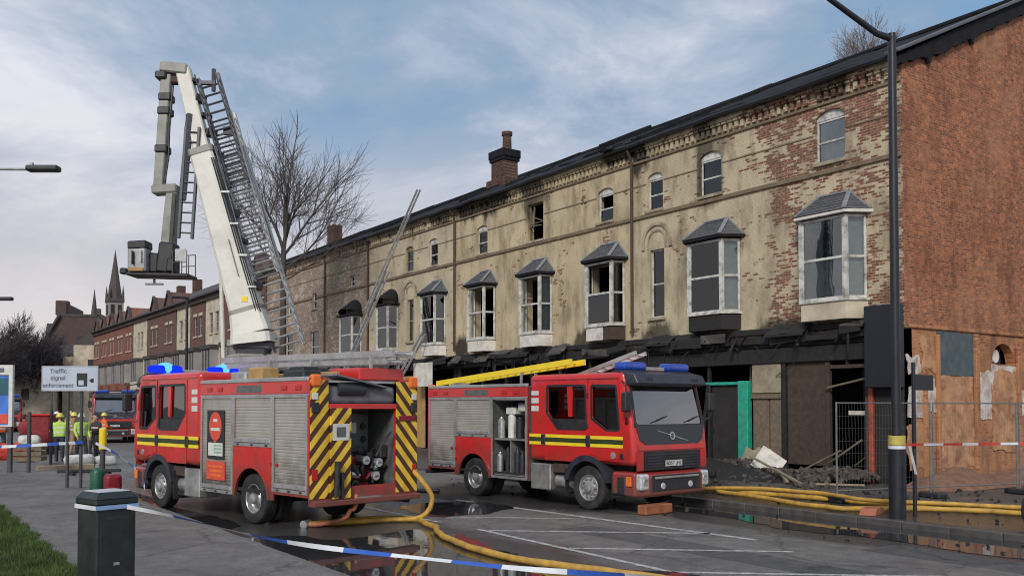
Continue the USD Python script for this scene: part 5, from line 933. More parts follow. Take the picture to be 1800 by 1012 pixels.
put('elbow', MB().bar(bw(-2.90, 8.42), bw(-2.18, 8.46), .42, .26, c=.04), M['boomgrey'], ap); boom('lower_arm', [(-2.33, 8.40), (-2.50, 6.2)], (.32, .38), 'boomgrey', dep=1.0); put('arm_sleeve', MB().bar(bw(-2.42, 6.9), bw(-2.52, 6.03), .46, .46, up=BR, c=.05), M['plastic'], ap); put('arm_cover', MB().bar(bw(-2.24, 8.3, -.05), bw(-2.36, 6.3, -.05), .1, .3, up=BN), M['plastic'], ap)
rung_ladder(ap, bw(-1.72, 10.2, -.2), bw(-1.90, 7.0, -.2), .38, rails=.12, step=.29, mat='laddark', side=BR, rr=.025); put('folded_ladder_beam', MB().bar(bw(-1.82, 10.6, -.15), bw(-2.02, 8.1, -.15), .14, .2, c=.02), M['laddark'], ap)
# basket
put('basket_floor', MB().bar(bw(-3.52, 5.98), bw(-1.75, 5.93), .8, .09, c=.02), M['plastic'], ap)
put('control_box', MB().bar(bw(-3.20, 6.03, -.2), bw(-3.20, 6.74, -.2), .44, .52, up=BR, c=.04), M['ladgrey'], ap); put('box_top', MB().bar(bw(-3.46, 6.77, -.2), bw(-2.92, 6.80, -.2), .5, .24, c=.04), M['plastic'], ap); put('box_screen', MB().bar(bw(-3.28, 6.22, -.45), bw(-3.28, 6.60, -.45), .03, .2, up=BN, c=.01), M['plastic'], ap); put('box_panel', MB().bar(bw(-3.06, 6.3, -.45), bw(-3.06, 6.62, -.45), .03, .12, up=BN), M['posterwhite'], ap); put('box_trim', MB().bar(bw(-3.40, 6.09, -.44), bw(-3.0, 6.09, -.44), .04, .10), M['ply'], ap)
put('nozzle', MB().bar(bw(-3.70, 6.06, -.3), bw(-3.48, 6.04, -.3), .18, .18, c=.04), M['plastic'], ap); put('crew_seat', MB().bar(bw(-2.84, 6.03), bw(-2.80, 6.6), .4, .3, up=BR, c=.05), M['plastic'], ap); put('winch_box', MB().bar(bw(-2.30, 6.03, -.1), bw(-2.26, 6.42, -.1), .5, .22, up=BR, c=.04), M['plastic'], ap)
for k, n in enumerate((-.36, .36)):
    rl = MB()
    for z in (6.3, 6.62): rl.tube([bw(-2.2, z - .02, n), bw(-1.80, z, n)], .014, 6)
    for r in (-2.2, -2.0, -1.80): rl.tube([bw(r, 5.98, n), bw(r, 6.62, n)], .014, 6)
    put('basket_rail', rl, M['laddark'], ap, kind='stuff')
put('under_rail', MB().bar(bw(-3.1, 5.72), bw(-2.6, 5.72), .1, .05), M['ladgrey'], ap); put('under_strut', MB().bar(bw(-2.85, 5.745), bw(-2.85, 5.94), .06, .06), M['ladgrey'], ap)
put('side_panel', MB().bar(bw(-2.12, 6.50, -.38), bw(-1.80, 6.50, -.38), .02, .34), M['ladgrey'], ap)
# hydraulic hoses, cable ties and plates on the arms
for k, (dr, n) in enumerate(((.0, -.36), (.06, -.355), (.12, -.35))): put('hydraulic_hose', MB().tube([bw(.18 + dr, 4.9, n), bw(-.28 + dr, 6.4, n), bw(-.72 + dr, 7.9, n), bw(-1.15 + dr, 9.3, n + .06)], .018, 6), M['plastic'], ap)
for z in (5.6, 6.5, 7.4, 8.3): put('hose_clip', MB().bar(bw(.0 - (z - 5.4) * .29, z, -.37), bw(.24 - (z - 5.4) * .29, z, -.37), .04, .05), M['alu'], ap)
put('maker_plate', MB().bar(bw(-.32, 5.9, -.345), bw(-.62, 6.95, -.33), .01, .16, up=BN), M['boomgrey'], ap); put('warning_plate', MB().bar(bw(-.24, 5.25, -.36), bw(-.06, 5.25, -.36), .01, .14), M['yellow'], ap)
put('support_pole', MB().tube([bw(-.80, 3.2, -.1), bw(-.92, 6.3, -.1)], .06, 8), M['boom'], ap); put('hose_reel_box', MB().box(.75, 1.6, -.6, .5, 1.45, 3.3, .05), M['plastic'], ap)
# ladders leaning on the terrace
gl = thing('leaning_ladder', 'long thin extension ladder leaning on the eaves and rising above the roof line', 'ladder', (0, 0, 0))
rung_ladder(gl, (18.0, 43.4, .13), (21.0, 41.1, 9.0), .42, rails=.10, step=.3, side=(0, 1, .0)); rung_ladder(gl, (20.2, 41.9, 7.0), (22.3, 40.25, 13.15), .36, rails=.09, step=.3, side=(0, 1, 0), mat='alu')
gl = thing('leaning_ladder', 'short ladder leaning on the shop front behind the rear of the left fire engine', 'ladder', (0, 0, 0))
rung_ladder(gl, (19.6, 41.2, .13), (21.7, 38.6, 5.75), .40, rails=.10, step=.3, side=(0, 1, 0))
# ------------------------------------------------------------------ far terrace, church, far houses, trees
M['farroof'] = pm('far_slate_roof', (.05, .042, .042), .7, var=.4, scale=2); M['farglass'] = pm('far_window_glass', (.035, .038, .045), .15, var=.5, scale=.7)
M['farstone'] = pm('church_stone', (.075, .062, .058), .9, var=.3, scale=1.2); M['farband'] = pm('church_band', (.24, .21, .2), .9, var=.2); M['farbrown'] = pm('dark_brown_wall', (.075, .05, .045), .9, var=.3, scale=1)
M['palebay'] = pm('pale_bay_paint', (.30, .28, .27), .7, var=.25, scale=.8)
def far_house(y0, y1, wall, label, bays=1, ztop=11.6, band=None):
    h = thing('far_terraced_house', label, 'house'); x = XF + .3; pol = sbox(y0 + .01, .1, y1 - .01, ztop); holes = []
    n = max(1, round((y1 - y0) / 4.6))
    for k in range(n):
        c = y0 + (y1 - y0) * (k + .5) / n
        for q in (-.8, .8): holes.append((c + q - .42, 8.25, c + q + .42, 9.95))
        holes.append((c - 1.25, .5, c + 1.25, 3.0))
    for a, b, c, d in holes: pol = pol.difference(sbox(a, b, c, d))
    put('wall', MB().ext(pol, XW(x), 0, .4), M[wall], h)
    for a, b, c, d in holes:
        put('window_pane', MB().box(x + .15, x + .18, a, c, b, d), M['farglass'], h); fr = sbox(a, b, c, d).difference(sbox(a + .08, b + .08, c - .08, (b + d) / 2 - .04)).difference(sbox(a + .08, (b + d) / 2 + .04, c - .08, d - .08)); put('window_frame', MB().ext(fr, XW(x + .08), 0, .06), M['palebay'], h); put('window_head', MB().box(x - .06, x - .002, a - .12, c + .12, d, d + .28, .02), M['cream'] if b > 5 else M['farbrown'], h); put('window_sill', MB().box(x - .1, x - .002, a - .1, c + .1, b - .14, b - .004, .02), M['cream'], h)
    for k in range(n):   # painted first-floor bays
        c = y0 + (y1 - y0) * (k + .5) / n; hw = min(1.25, (y1 - y0) / n / 2 - .5)
        put('bay_apron', MB().box(x - .7, x - .002, c - hw, c + hw, 3.9, 4.7, .02), M[wall], h); put('bay_roof', MB().box(x - .8, x - .002, c - hw - .1, c + hw + .1, 6.85, 7.2, .03), M['farroof'], h)
        put('bay_glass', MB().box(x - .62, x - .01, c - hw + .08, c + hw - .08, 4.701, 6.849), M['farglass'], h)
        for j in range(4): yy = c - hw + .06 + j * (2 * hw - .12) / 3; put('bay_mullion', MB().box(x - .69, x - .621, yy - .035, yy + .035, 4.701, 6.849), M['palebay'], h)
        put('bay_mullion', MB().box(x - .68, x - .03, c - hw + .0, c - hw + .079, 4.701, 6.849), M['palebay'], h)
    if wall != 'cream' and y1 - y0 > 8:
        for k in range(n): c = y0 + (y1 - y0) * (k + .5) / n; put('gablet', MB().ext(Polygon([(c - 1.3, ztop + .05), (c + 1.3, ztop + .05), (c, ztop + 1.5)]), XW(x - .05), 0, 2.0), M[wall], h); put('gablet_coping', MB().bar((x - .1, c - 1.4, ztop), (x - .1, c, ztop + 1.6), .25, .14).bar((x - .1, c + 1.4, ztop), (x - .1, c, ztop + 1.6), .25, .14), M['farroof'], h)
    put('shop_fascia', MB().box(x - .5, x - .002, y0 + .03, y1 - .03, 3.2, 3.85, .02), M['farbrown'], h)
    r = MB(); zr = ztop + 2.9; r.add([(x - .45, y0, ztop), (x - .45, y1, ztop), (x + 5.2, y1, zr), (x + 5.2, y0, zr), (x + 11, y1, ztop), (x + 11, y0, ztop)], [(0, 3, 2, 1), (3, 5, 4, 2)]); r.box(x - .5, x - .02, y0, y1, ztop - .12, ztop + .04)
    put('roof', r, M['farroof'], h); put('eaves_band', MB().box(x - .2, x - .002, y0 + .02, y1 - .02, ztop - .5, ztop - .125), M['farbrown'], h)
    put('gable_end', MB().ext(Polygon([(x, .1), (x + 10.6, .1), (x + 10.6, ztop), (x + 5.2, zr - .2), (x, ztop)]), YW(y0 + .02), 0, .2), M[wall], h)
    if int(y0) % 3 != 1: put('chimney', MB().box(x + 4.8, x + 5.6, y0 + .3, y0 + 1.3, zr - .5, zr + 1.2, .03), M['stackbrick'], h)
    return h
far_house(62.6, 73.4, 'dbrick', 'dark brown far house hidden mostly by the raised boom'); far_house(73.4, 78.2, 'cream', 'cream far house immediately left of the raised boom'); far_house(78.2, 82.6, 'dbrick', 'narrow dark red far house second left of the boom')
far_house(82.6, 87.3, 'cream', 'narrow cream far house between two brick ones'); far_house(87.3, 98.4, 'dbrick', 'wide brown brick far house left of the narrow cream one'); far_house(98.4, 104.8, 'cream', 'tall cream house in the middle of the far row')
far_house(104.8, 127, 'rbrick', 'long red brick far house at the left end of the far row')
# church: tower, octagonal spire, side pinnacle
ch = thing('church', 'distant dark church with a tall pointed spire behind the far row', 'church', (50.9, 256.3, 0))
put('tower', MB().box(-2, 2, -2, 2, 0, 25.5, .1), M['farstone'], ch); put('belfry', MB().box(-1.85, 1.85, -1.85, 1.85, 25.5, 29.2, .1), M['farband'], ch); put('parapet', MB().box(-2.05, 2.05, -2.05, 2.05, 29.2, 30.2, .1), M['farstone'], ch)
for s in (-1, 1):
    for yy in (-1.9, 1.9): put('louvre', MB().box(s * .85 - .45, s * .85 + .45, yy - .035, yy + .035, 26, 28.6), M['soot'], ch); put('louvre', MB().box(yy - .035, yy + .035, s * .85 - .45, s * .85 + .45, 26, 28.6), M['soot'], ch)
    for t in (-1, 1): put('corner_pinnacle', MB().lathe([(.35, 30.2), (.3, 31.5), (0, 34)], lambda v: v + (s * 1.7, t * 1.7, 0), 8), M['farstone'], ch)
put('spire', MB().lathe([(1.9, 30.2), (1.25, 34.5), (.0, 43.5)], n=8), M['farstone'], ch); put('nave', MB().box(-16, -2.01, -6, 6, 0, 16, .1), M['farstone'], ch); put('nave_roof', MB().ext(Polygon([(-6.5, 16), (6.5, 16), (0, 23)]), lambda u, v, t: (-16 + t, u, v), 0, 14), M['farroof'], ch); put('pinnacle', MB().lathe([(.9, 16), (.8, 26), (.7, 27), (0, 33)], lambda v: v + (-4.6, 2, 0), 8), M['farstone'], ch)
gh = thing('gabled_house', 'distant dark brown house with a gable and a stout chimney at the far row end', 'house', (27.2, 163, 0), -20)
put('wall', MB().ext(Polygon([(-6, 0), (6, 0), (6, 11), (3.2, 16.8), (-3.2, 16.8), (-6, 11)]).union(sbox(-3.6, 10, -2.2, 19)), YW(0), 0, 14), M['farbrown'], gh); put('roof', MB().bar((6.4, -.2, 10.8), (3, -.2, 17.2), .8, .3).bar((-6.4, -.2, 10.8), (-3.2, -.2, 17), .8, .3).box(-3.3, 3.3, -.1, 14, 16.8, 17.2), M['farroof'], gh); put('chimney', MB().box(-3.9, -2.0, .2, 2, 17, 19.4, .1), M['farbrown'], gh); put('finial', MB().box(2.4, 3.0, -.1, .5, 16, 18.2, .05), M['farstone'], gh)
put('window', MB().box(-.6, .6, -.03, .02, 12, 13.6), M['farglass'], gh)
ch2 = thing('cream_house', 'distant tall cream rendered house below the gabled one', 'house', (25.2, 146, 0), -25)
put('wall', MB().box(-1.8, 1.8, 0, 8, 0, 11.2), M['cream'], ch2); put('roof', MB().ext(Polygon([(-2, 11.2), (2, 11.2), (0, 12.6)]), YW(-.1), 0, 8.2), M['farroof'], ch2); put('wing', MB().box(-3.4, -1.81, .5, 7, 0, 9.4), M['cream'], ch2); put('window', MB().box(.2, 1.0, -.03, .02, 7.5, 9), M['farglass'], ch2)
ch3 = thing('low_cream_house', 'low pale house between the blue sign and the white sign', 'house', (18.2, 145, 0), -20)
put('wall', MB().box(-3, 2.2, 0, 7, 0, 6.2), M['cream'], ch3); put('roof', MB().ext(Polygon([(-3.3, 6.2), (2.5, 6.2), (1.0, 8), (-1.8, 8)]), YW(-.2), 0, 7.4), M['farroof'], ch3); put('window', MB().box(-1.6, -.6, -.03, .02, 3, 4.6), M['farglass'], ch3)
lh = thing('long_dark_house', 'long dark roofed building behind the bare trees at the far left', 'building', (20.5, 158, 0), -14)
put('wall', MB().box(-16, 4, 0, 10, 0, 8.2), M['farbrown'], lh); put('roof', MB().ext(Polygon([(-.5, 8.2), (10.5, 8.2), (5, 12.2)]), lambda u, v, t: (-16.5 + t, u, v), 0, 21), M['farroof'], lh)
# trees: branching skeletons
M['bark'] = pm('tree_bark', (.06, .05, .046), .9, var=.4, scale=8); M['twig'] = pm('bare_twigs', (.085, .07, .068), .9, var=.3, scale=3); M['twigpale'] = pm('pale_twigs', (.16, .12, .10), .9, var=.3); M['twigfar'] = pm('far_purple_twigs', (.062, .053, .055), .95, var=.3, scale=1)
def grow(seed, height, trunk_r, spread, levels, first, nb=(3, 4), up=.35, limbs=None, lean=(0, 0), twig_r=.008):
    rg = random.Random(seed); T, C = MB(), MB()
    def seg(p, d, L, r, lev):
        n = 4 if lev < 2 else 3; pts = [np.array(p)]; dd = np.array(d, float)
        for i in range(n):
            dd = dd + np.array([rg.gauss(0, .10), rg.gauss(0, .10), rg.gauss(0, .05) + up * .16]); dd /= np.linalg.norm(dd); pts.append(pts[-1] + dd * L / n)
        r1 = max(r * .55, twig_r * .7); (T if lev <= 1 else C).tube(pts, np.linspace(r, r1, n + 1), 8 if lev == 0 else 5 if lev < 3 else 3, cap=lev < 2)
        if lev >= levels: return
        k = rg.randint(*nb) + (1 if lev >= levels - 2 else 0)
        for j in range(k):
            t = .35 + .65 * (j + rg.random() * .8) / k if lev else .62 + .38 * (j + rg.random() * .6) / k; t = min(t, .99); i = min(int(t * n), n - 1); q = pts[i] + (pts[i + 1] - pts[i]) * (t * n - i)
            a = rg.random() * 2 * PI; e = np.cross(dd, (math.cos(a), math.sin(a), .2)); e /= np.linalg.norm(e); ang = rg.uniform(.35, .8) * spread; nd = dd * math.cos(ang) + e * math.sin(ang)
            seg(q, nd, L * rg.uniform(.55, .8), max(r1 * rg.uniform(.6, .85), twig_r), lev + 1)
        seg(pts[-1], dd, L * .7, r1, lev + 1)
    P = [np.array((0, 0, 0.)), np.array((lean[0] * .3, lean[1] * .3, first * .4)), np.array((lean[0] * .6, lean[1] * .6, first * .75)), np.array((lean[0], lean[1], first))]
    T.tube(P, np.linspace(trunk_r, trunk_r * .62, 4), 10)
    for (dx, dy, dz, f, rr, tt) in limbs:
        q = P[3] if tt >= 1 else P[0] + (P[3] - P[0]) * tt; d = np.array((dx, dy, dz)); seg(q, d / np.linalg.norm(d), (height - first) * f, trunk_r * rr, 1)
    return T, C
def tree(name, label, loc, seed, height, trunk_r, first, limbs, levels=5, spread=1., mat='twig', group=None, up=.35, lean=(0, 0), twig_r=.009, nb=(3, 4), rz=0):
    t = thing(name, label, 'tree', loc, rz, group); T, C = grow(seed, height, trunk_r, spread, levels, first, nb, up, limbs, lean, twig_r)
    put('trunk', T, M['bark'], t, smooth=50); put('crown', C, M[mat], t); return t
t1 = tree('bare_tree', 'tall bare winter tree standing in front of the far end of the terrace', (17.4, 46.0, .1), 14, 16.8, .21, 10.3, [(.05, 0, 1, .46, .60, 1), (.30, -.15, 1, .44, .46, 1), (-.32, .25, 1, .43, .46, 1), (.62, -.5, .85, .46, .42, .97), (-.5, .55, .95, .46, .42, .95), (.85, -.6, .62, .46, .34, .90), (.3, .3, 1, .42, .4, .98), (-.75, .55, .65, .42, .30, .86), (.75, -.55, .42, .40, .24, .84), (.2, .5, .8, .42, .3, .9)], levels=4, up=.36, twig_r=.008, nb=(4, 5))
t2 = tree('bare_tree', 'pale bare tree rising behind the roof of the end building', (38.6, 25.4, 0), 11, 20.2, .2, 16.2, [(0, 0, 1, .42, .4, 1), (.5, .2, 1, .4, .3, 1), (-.4, .3, 1, .4, .3, 1), (.2, -.6, .9, .4, .3, .98), (-.7, -.1, .7, .4, .25, .96), (.7, -.5, .6, .4, .25, .95)], mat='twigpale', levels=5, up=.4, twig_r=.008)
FL = [(0, 0, 1, .38, .5, 1), (.8, .2, .8, .36, .4, 1), (-.7, .4, .8, .36, .4, 1), (.2, -.9, .8, .36, .4, .95), (-.2, .9, .8, .34, .35, .9), (-.9, -.3, .6, .3, .3, .8), (.9, .5, .5, .3, .3, .78)]
t3 = tree('far_bare_tree', 'dense purple-brown bare tree at the left edge of the picture', (11.0, 141, 0), 21, 15.8, .4, 4.2, FL, levels=5, mat='twigfar', group='bare trees at the far left', up=.3, twig_r=.032, nb=(4, 5))
copy_of(t3, 'second purple-brown bare tree from the left edge of the picture', (16.6, 147, 0), 130, 'bare trees at the far left'); copy_of(t3, 'lower purple-brown bare tree right of the two at the left edge', (21.2, 152, 0), 250, 'bare trees at the far left', .72); copy_of(t3, 'bare tree just behind the blue poster at the left edge', (9.0, 128, 0), 70, 'bare trees at the far left', .8)
# ------------------------------------------------------------------ street furniture
def lathe_at(x, y, prof, n=20): return MB().lathe(prof, lambda v: v + (x, y, 0), n)
lp_ = thing('street_lamp', 'tall black lamp column in front of the corner of the burnt building', 'street lamp', (15.85, 10.0, .12))
put('column_base', MB().lathe([(.155, 0), (.155, 1.32), (.145, 1.36), (.09, 1.42)], n=20), M['blackmetal'], lp_, smooth=30); put('column', MB().lathe([(.088, 1.38), (.084, 5), (.074, 9.05), (.074, 9.25), (0, 9.25)], n=18), M['blackmetal'], lp_, smooth=30)
put('arm', MB().tube([(0, 0, 9.15), (-.3, .12, 9.22), (-1.5, .5, 9.85)], [.07, .06, .05], 10), M['blackmetal'], lp_, smooth=40); put('lantern', MB().add(soft(-2.3, -1.4, .42, .66, 9.82, 9.98, .06)), M['plastic'], lp_, smooth=40)
put('base_sticker', MB().lathe([(.158, 1.38), (.158, 1.56)], n=18), M['yellowdull'] if 'yellowdull' in M else pm('yellow_sticker', (.45, .36, .08), .6, var=.3), lp_); put('inspection_door', MB().box(-.05, .05, -.165, -.150, .4, 1.0, .005), M['blackmetal'], lp_)
sp_ = thing('sign_post', 'thin black post with a black rectangular sign beside the lamp column', 'sign', (16.35, 9.95, .12))
put('post', MB().lathe([(.038, 0), (.038, 2.95), (0, 2.96)], n=12), M['blackmetal'], sp_, smooth=30); put('sign_plate', MB().box(-.02, .62, -.045, -.041 + .02, 2.42, 2.72, .004), M['blackmetal'], sp_)
# wire mesh site fence
M['galv'] = pm('galvanised_fence', (.17, .17, .165), .5, metal=.3, var=.2)
def fence(a, b, label, z0=.25, z1=2.2):
    a, b = np.array(a, float), np.array(b, float); f = thing('site_fence_panel', label, 'fence', (a[0], a[1], .12), math.degrees(math.atan2(*(b - a)[::-1]))); L = np.linalg.norm(b - a)
    for x in (.03, L - .03): put('fence_post', MB().tube([(x, 0, 0), (x, 0, z1)], .021, 8), M['galv'], f, smooth=40)
    for z in (z0, z1 - .02): put('fence_rail', MB().tube([(.03, 0, z), (L - .03, 0, z)], .017, 8), M['galv'], f, smooth=40)
    w = MB()
    for x in np.arange(.12, L - .05, .085): w.bar((x, 0, z0), (x, 0, z1 - .02), .0025, .0025)
    for z in np.arange(z0 + .25, z1, .28): w.bar((.03, 0, z), (L - .03, 0, z), .003, .003)
    put('mesh', w, M['galv'], f, kind='stuff'); put('foot', MB().box(-.15, .15, -.32, .32, 0, .13, .03), M['plastic'], f)
fence((17.35, 12.42), (20.0, 11.75), 'wire fence panel from the doorway to behind the lamp column'); fence((20.02, 11.74), (22.6, 11.08), 'wire fence panel in front of the blue plaster patch'); fence((22.62, 11.07), (25.6, 10.3), 'wire fence panel at the right edge of the picture')
# litter bin
M['bin'] = pm('dark_green_bin', (.013, .018, .018), .4, var=.35, scale=4, dirt=(.05, .055, .045), dirt_amt=.5, dscale=2.5, bump=.15); M['bincap'] = pm('bin_cap_top', (.42, .42, .45), .3, var=.2)
lb_ = thing('litter_bin', 'square dark green litter bin with a shallow pyramid cap in the left foreground', 'litter bin', (1.95, 10.07, .12), 15.6)
put('body', MB().box(-.205, .205, -.205, .205, 0, 1.13, .012), M['bin'], lb_); put('cap_band', MB().box(-.222, .222, -.222, .222, 1.132, 1.19, .01), M['bin'], lb_)
cv = [(sx * h, sy * h, z) for h, z in ((.222, 1.191), (.165, 1.255)) for sx, sy in ((-1, -1), (1, -1), (1, 1), (-1, 1))]; put('cap', MB().add(cv, [(i, (i + 1) % 4, 4 + (i + 1) % 4, 4 + i) for i in range(4)]), M['bin'], lb_); put('cap_top', MB().box(-.163, .163, -.163, .163, 1.245, 1.262, .005), M['bincap'], lb_)
put('door_panel', MB().box(-.17, .17, -.211, -.2055, .08, 1.03, .002), M['bin'], lb_); put('lock', MB().box(-.03, .03, -.216, -.2115, .52, .55, .003), M['alu'], lb_); put('slot', MB().box(-.12, .12, -.214, -.2115, .98, 1.02), M['plastic'], lb_)
# signs at the left
M['sign'] = pm('pale_sign_face', (.44, .49, .58), .5, var=.08, dirt=(.3, .32, .36), dirt_amt=.4); M['signframe'] = pm('sign_frame_grey', (.35, .36, .38), .5); M['post'] = pm('dark_grey_post', (.055, .055, .06), .6, var=.3); M['signblue'] = pm('poster_blue', (.05, .16, .55), .5, var=.3, scale=2); M['signteal'] = pm('poster_teal', (.02, .09, .12), .5, var=.4, scale=2); M['signink'] = pm('grey_sign_lettering', (.10, .11, .17), .6)
s1 = thing('camera_sign', 'white sign on two dark posts with lettering and a camera symbol', 'sign', (4.14, 25.84, .12), -34.9)
for x in (-.14, .21): put('post', MB().lathe([(.042, 0), (.042, 3.0), (0, 3.01)], lambda v: v + (x, .06, 0), 12), M['post'], s1, smooth=30)
put('sign_face', MB().box(-.80, .66, -.01, .015, 2.50, 3.15, .004), M['sign'], s1); put('sign_border', MB().ext(sbox(-.80, 2.50, .66, 3.15).difference(sbox(-.78, 2.52, .64, 3.13)), YW(-.012), -.004, 0), M['signframe'], s1)
def lettering(par, text, h, x, z, y, mat, bold=True, center=True):
    t = meshkit.text_mesh(text, h, .003, bold); v = t.vertices.copy(); w = t.bounds[1, 0] - t.bounds[0, 0]
    put('lettering', MB().add(np.stack([v[:, 0] + x - (w / 2 if center else 0), y - v[:, 2], v[:, 1] + z], 1), t.faces), mat, par, label=f'lettering reading {text}')
for t, z, hh in (('Traffic', 2.965, .105), ('signal', 2.79, .10), ('enforcement', 2.60, .095)): lettering(s1, t, hh, -.38, z, -.0125, M['signink'])
cg = sbox(.11, 2.62, .38, 2.96).difference(sbox(.15, 2.65, .29, 2.78)).union(sbox(.30, 2.62, .38, 2.80)); put('camera_symbol', MB().ext(cg, YW(-.0125), -.003, 0), M['darktext'], s1); put('lens_symbol', MB().ext(sbox(.47, 2.72, .55, 2.82).union(Polygon([(.44, 2.74), (.47, 2.76), (.47, 2.79), (.44, 2.80)])), YW(-.0125), -.003, 0), M['darktext'], s1)
s2 = thing('poster_stand', 'tall blue poster in a white frame at the left edge of the picture', 'poster', (3.38, 33.12, .12), -34.9)
put('frame', MB().ext(sbox(-1.0, 1.45, .22, 3.42).difference(sbox(-.95, 1.5, .10, 3.1)), YW(0), -.06, .06), M['posterwhite'], s2); put('poster_sheet', MB().box(-.95, .10, -.01, .01, 1.5, 3.10), M['signblue'], s2); put('poster_picture', MB().box(-.9, .06, -.02, -.011, 2.45, 3.0), M['signteal'], s2); put('poster_picture', MB().box(-.9, .06, -.02, -.011, 1.55, 1.85), M['posterred'], s2); put('leg', MB().box(.08, .2, -.06, .06, 0, 1.449), M['post'], s2); put('leg', MB().box(-.98, -.86, -.06, .06, 0, 1.449), M['post'], s2)
put('head_print', MB().box(-.5, -.05, -.066, -.061, 3.18, 3.32), M['signink'], s2)
dp = thing('dark_post', 'short dark post standing beside the blue poster', 'post', (3.98, 32.6, .12)); put('post', MB().lathe([(.06, 0), (.06, 1.9), (0, 1.95)], n=12), M['post'], dp, smooth=30)
wp = thing('dark_post', 'thin dark post left of the two people in yellow jackets', 'post', (4.95, 35.0, .1)); put('post', MB().lathe([(.05, 0), (.05, 2.0), (.03, 2.02), (.03, 3.2), (0, 3.2)], n=12), M['post'], wp, smooth=30)
for i, (x, y, lab) in enumerate([(6.5, 34.4, 'yellow sleeved post beside the people in yellow jackets'), (6.85, 30.6, 'yellow sleeved post just ahead of the left fire engine')]):
    b = thing('marker_post', lab, 'bollard', (x, y, 0), 0, None); put('post', MB().lathe([(.085, 0), (.085, .9), (0, .9)], n=14), M['post'], b, smooth=30); put('sleeve', MB().lathe([(.13, .72), (.13, 1.42), (.11, 1.45), (0, 1.45)], n=16), M['hiviz_y'] if 'hiviz_y' in M else M['yellow'], b, smooth=30)
# left lamp with its arm reaching into the picture, and a farther one
ll = thing('street_lamp', 'lamp head on a thin arm reaching in from the left edge of the picture', 'street lamp', (1.9, 26.5, .12), -34.9)
put('column', MB().lathe([(.09, 0), (.085, 4), (.07, 8.2), (0, 8.2)], lambda v: v + (-.9, 0, 0), 14), M['blackmetal'], ll, smooth=30); put('arm', MB().tube([(-.9, 0, 8.1), (1.5, 0, 8.08)], .035, 8), M['ladgrey'], ll); put('lamp_head', MB().add(soft(1.35, 2.16, -.14, .14, 8.02, 8.17, .05)), M['plastic'], ll, smooth=40); put('photocell', MB().box(1.42, 1.5, -.04, .04, 8.16, 8.25, .01), M['ladgrey'], ll)
l2 = thing('street_lamp', 'farther and lower lamp head at the left edge of the picture', 'street lamp', (4.0, 51.9, .12), -34.9)
put('column', MB().lathe([(.09, 0), (.085, 4), (.07, 7.5), (0, 7.5)], lambda v: v + (-1.2, 0, 0), 14), M['blackmetal'], l2, smooth=30); put('arm', MB().tube([(-1.2, 0, 7.45), (1.2, 0, 7.4)], .04, 8), M['ladgrey'], l2); put('lamp_head', MB().add(soft(.9, 1.7, -.14, .14, 7.3, 7.48, .05)), M['plastic'], l2, smooth=40)
l3 = thing('street_lamp', 'slim black column standing in front of the far row', 'street lamp', (16.6, 61.2, .12)); put('column', MB().lathe([(.11, 0), (.08, 9.2), (0, 9.2)], n=12), M['blackmetal'], l3, smooth=30); put('lamp_head', MB().add(soft(-1.0, .1, -.12, .12, 9.1, 9.26, .05)), M['plastic'], l3)
# ------------------------------------------------------------------ hoses and tape
M['hose'] = pm('yellow_hose', (.50, .29, .045), .6, var=.2, scale=7, dirt=(.17, .10, .045), dirt_amt=.6, dscale=4, bump=.3); M['hosered'] = pm('red_brown_hose', (.36, .12, .06), .6, var=.2, dirt=(.14, .06, .04), dirt_amt=.5)
def hose(pts, r, mat, label, n=22):
    c = bez(pts, n); L = np.concatenate([[0], np.cumsum(np.linalg.norm(np.diff(c, axis=0), axis=1))]); q = np.stack([L, L * 0, L * 0], 1); k = (c[:, 2] < .35)[:, None]
    c = c + k * np.stack([meshkit.fbm(q * 1.7, 4, 3) - .5, meshkit.fbm(q * 1.7 + 5, 4, 4) - .5, 0 * L], 1) * .16
    put('hose', MB().tube(c, r * (.94 + .14 * meshkit.fbm(q * 4 + 2, 3, 6)), 12), M[mat], smooth=True, label=label, cat='hose')
hose([(8.55, 15.62, .98), (8.62, 15.40, .8), (8.80, 15.32, .45), (8.62, 15.42, .10), (8.1, 15.75, .06), (7.4, 15.8, .06), (6.62, 16.0, .05)], .048, 'hose', 'yellow hose curving out of the pump bay and lying back towards the kerb')
hose([(6.62, 15.98, .05), (7.3, 16.12, .05), (8.25, 16.06, .05), (8.52, 15.4, .06), (8.28, 14.4, .06), (7.75, 12.9, .06), (7.5, 11.6, .06), (7.58, 10.4, .06), (7.95, 9.2, .06), (8.5, 7.6, .06)], .052, 'hose', 'thick yellow hose snaking across the road to the bottom edge')
hose([(7.22, 15.34, .62), (7.18, 15.30, .42), (7.05, 15.42, .2), (6.75, 15.85, .06), (6.55, 16.05, .05)], .042, 'hosered', 'red brown hose hanging from the chevron door of the left engine')
put('hose_coupling', MB().tube([(6.62, 16.1, .06), (6.46, 15.98, .06)], .075, 12), M['silver'], label='metal hose coupling on the road by the kerb', cat='coupling', smooth=40)
hose([(15.9, 17.2, .19), (16.6, 15.6, .19), (17.05, 14.0, .19), (17.3, 12.3, .19), (17.1, 11.0, .19), (17.9, 9.7, .19), (18.3, 8.6, .19), (18.9, 7.2, .19)], .055, 'hose', 'upper yellow hose along the right pavement')
hose([(16.6, 15.1, .19), (16.3, 13.6, .19), (15.95, 12.6, .19), (15.85, 11.4, .19), (16.3, 10.9, .19), (17.2, 10.2, .19), (17.8, 9.3, .19), (18.1, 8.3, .19), (18.6, 7.0, .19)], .05, 'hose', 'lower yellow hose bowing towards the right kerb')
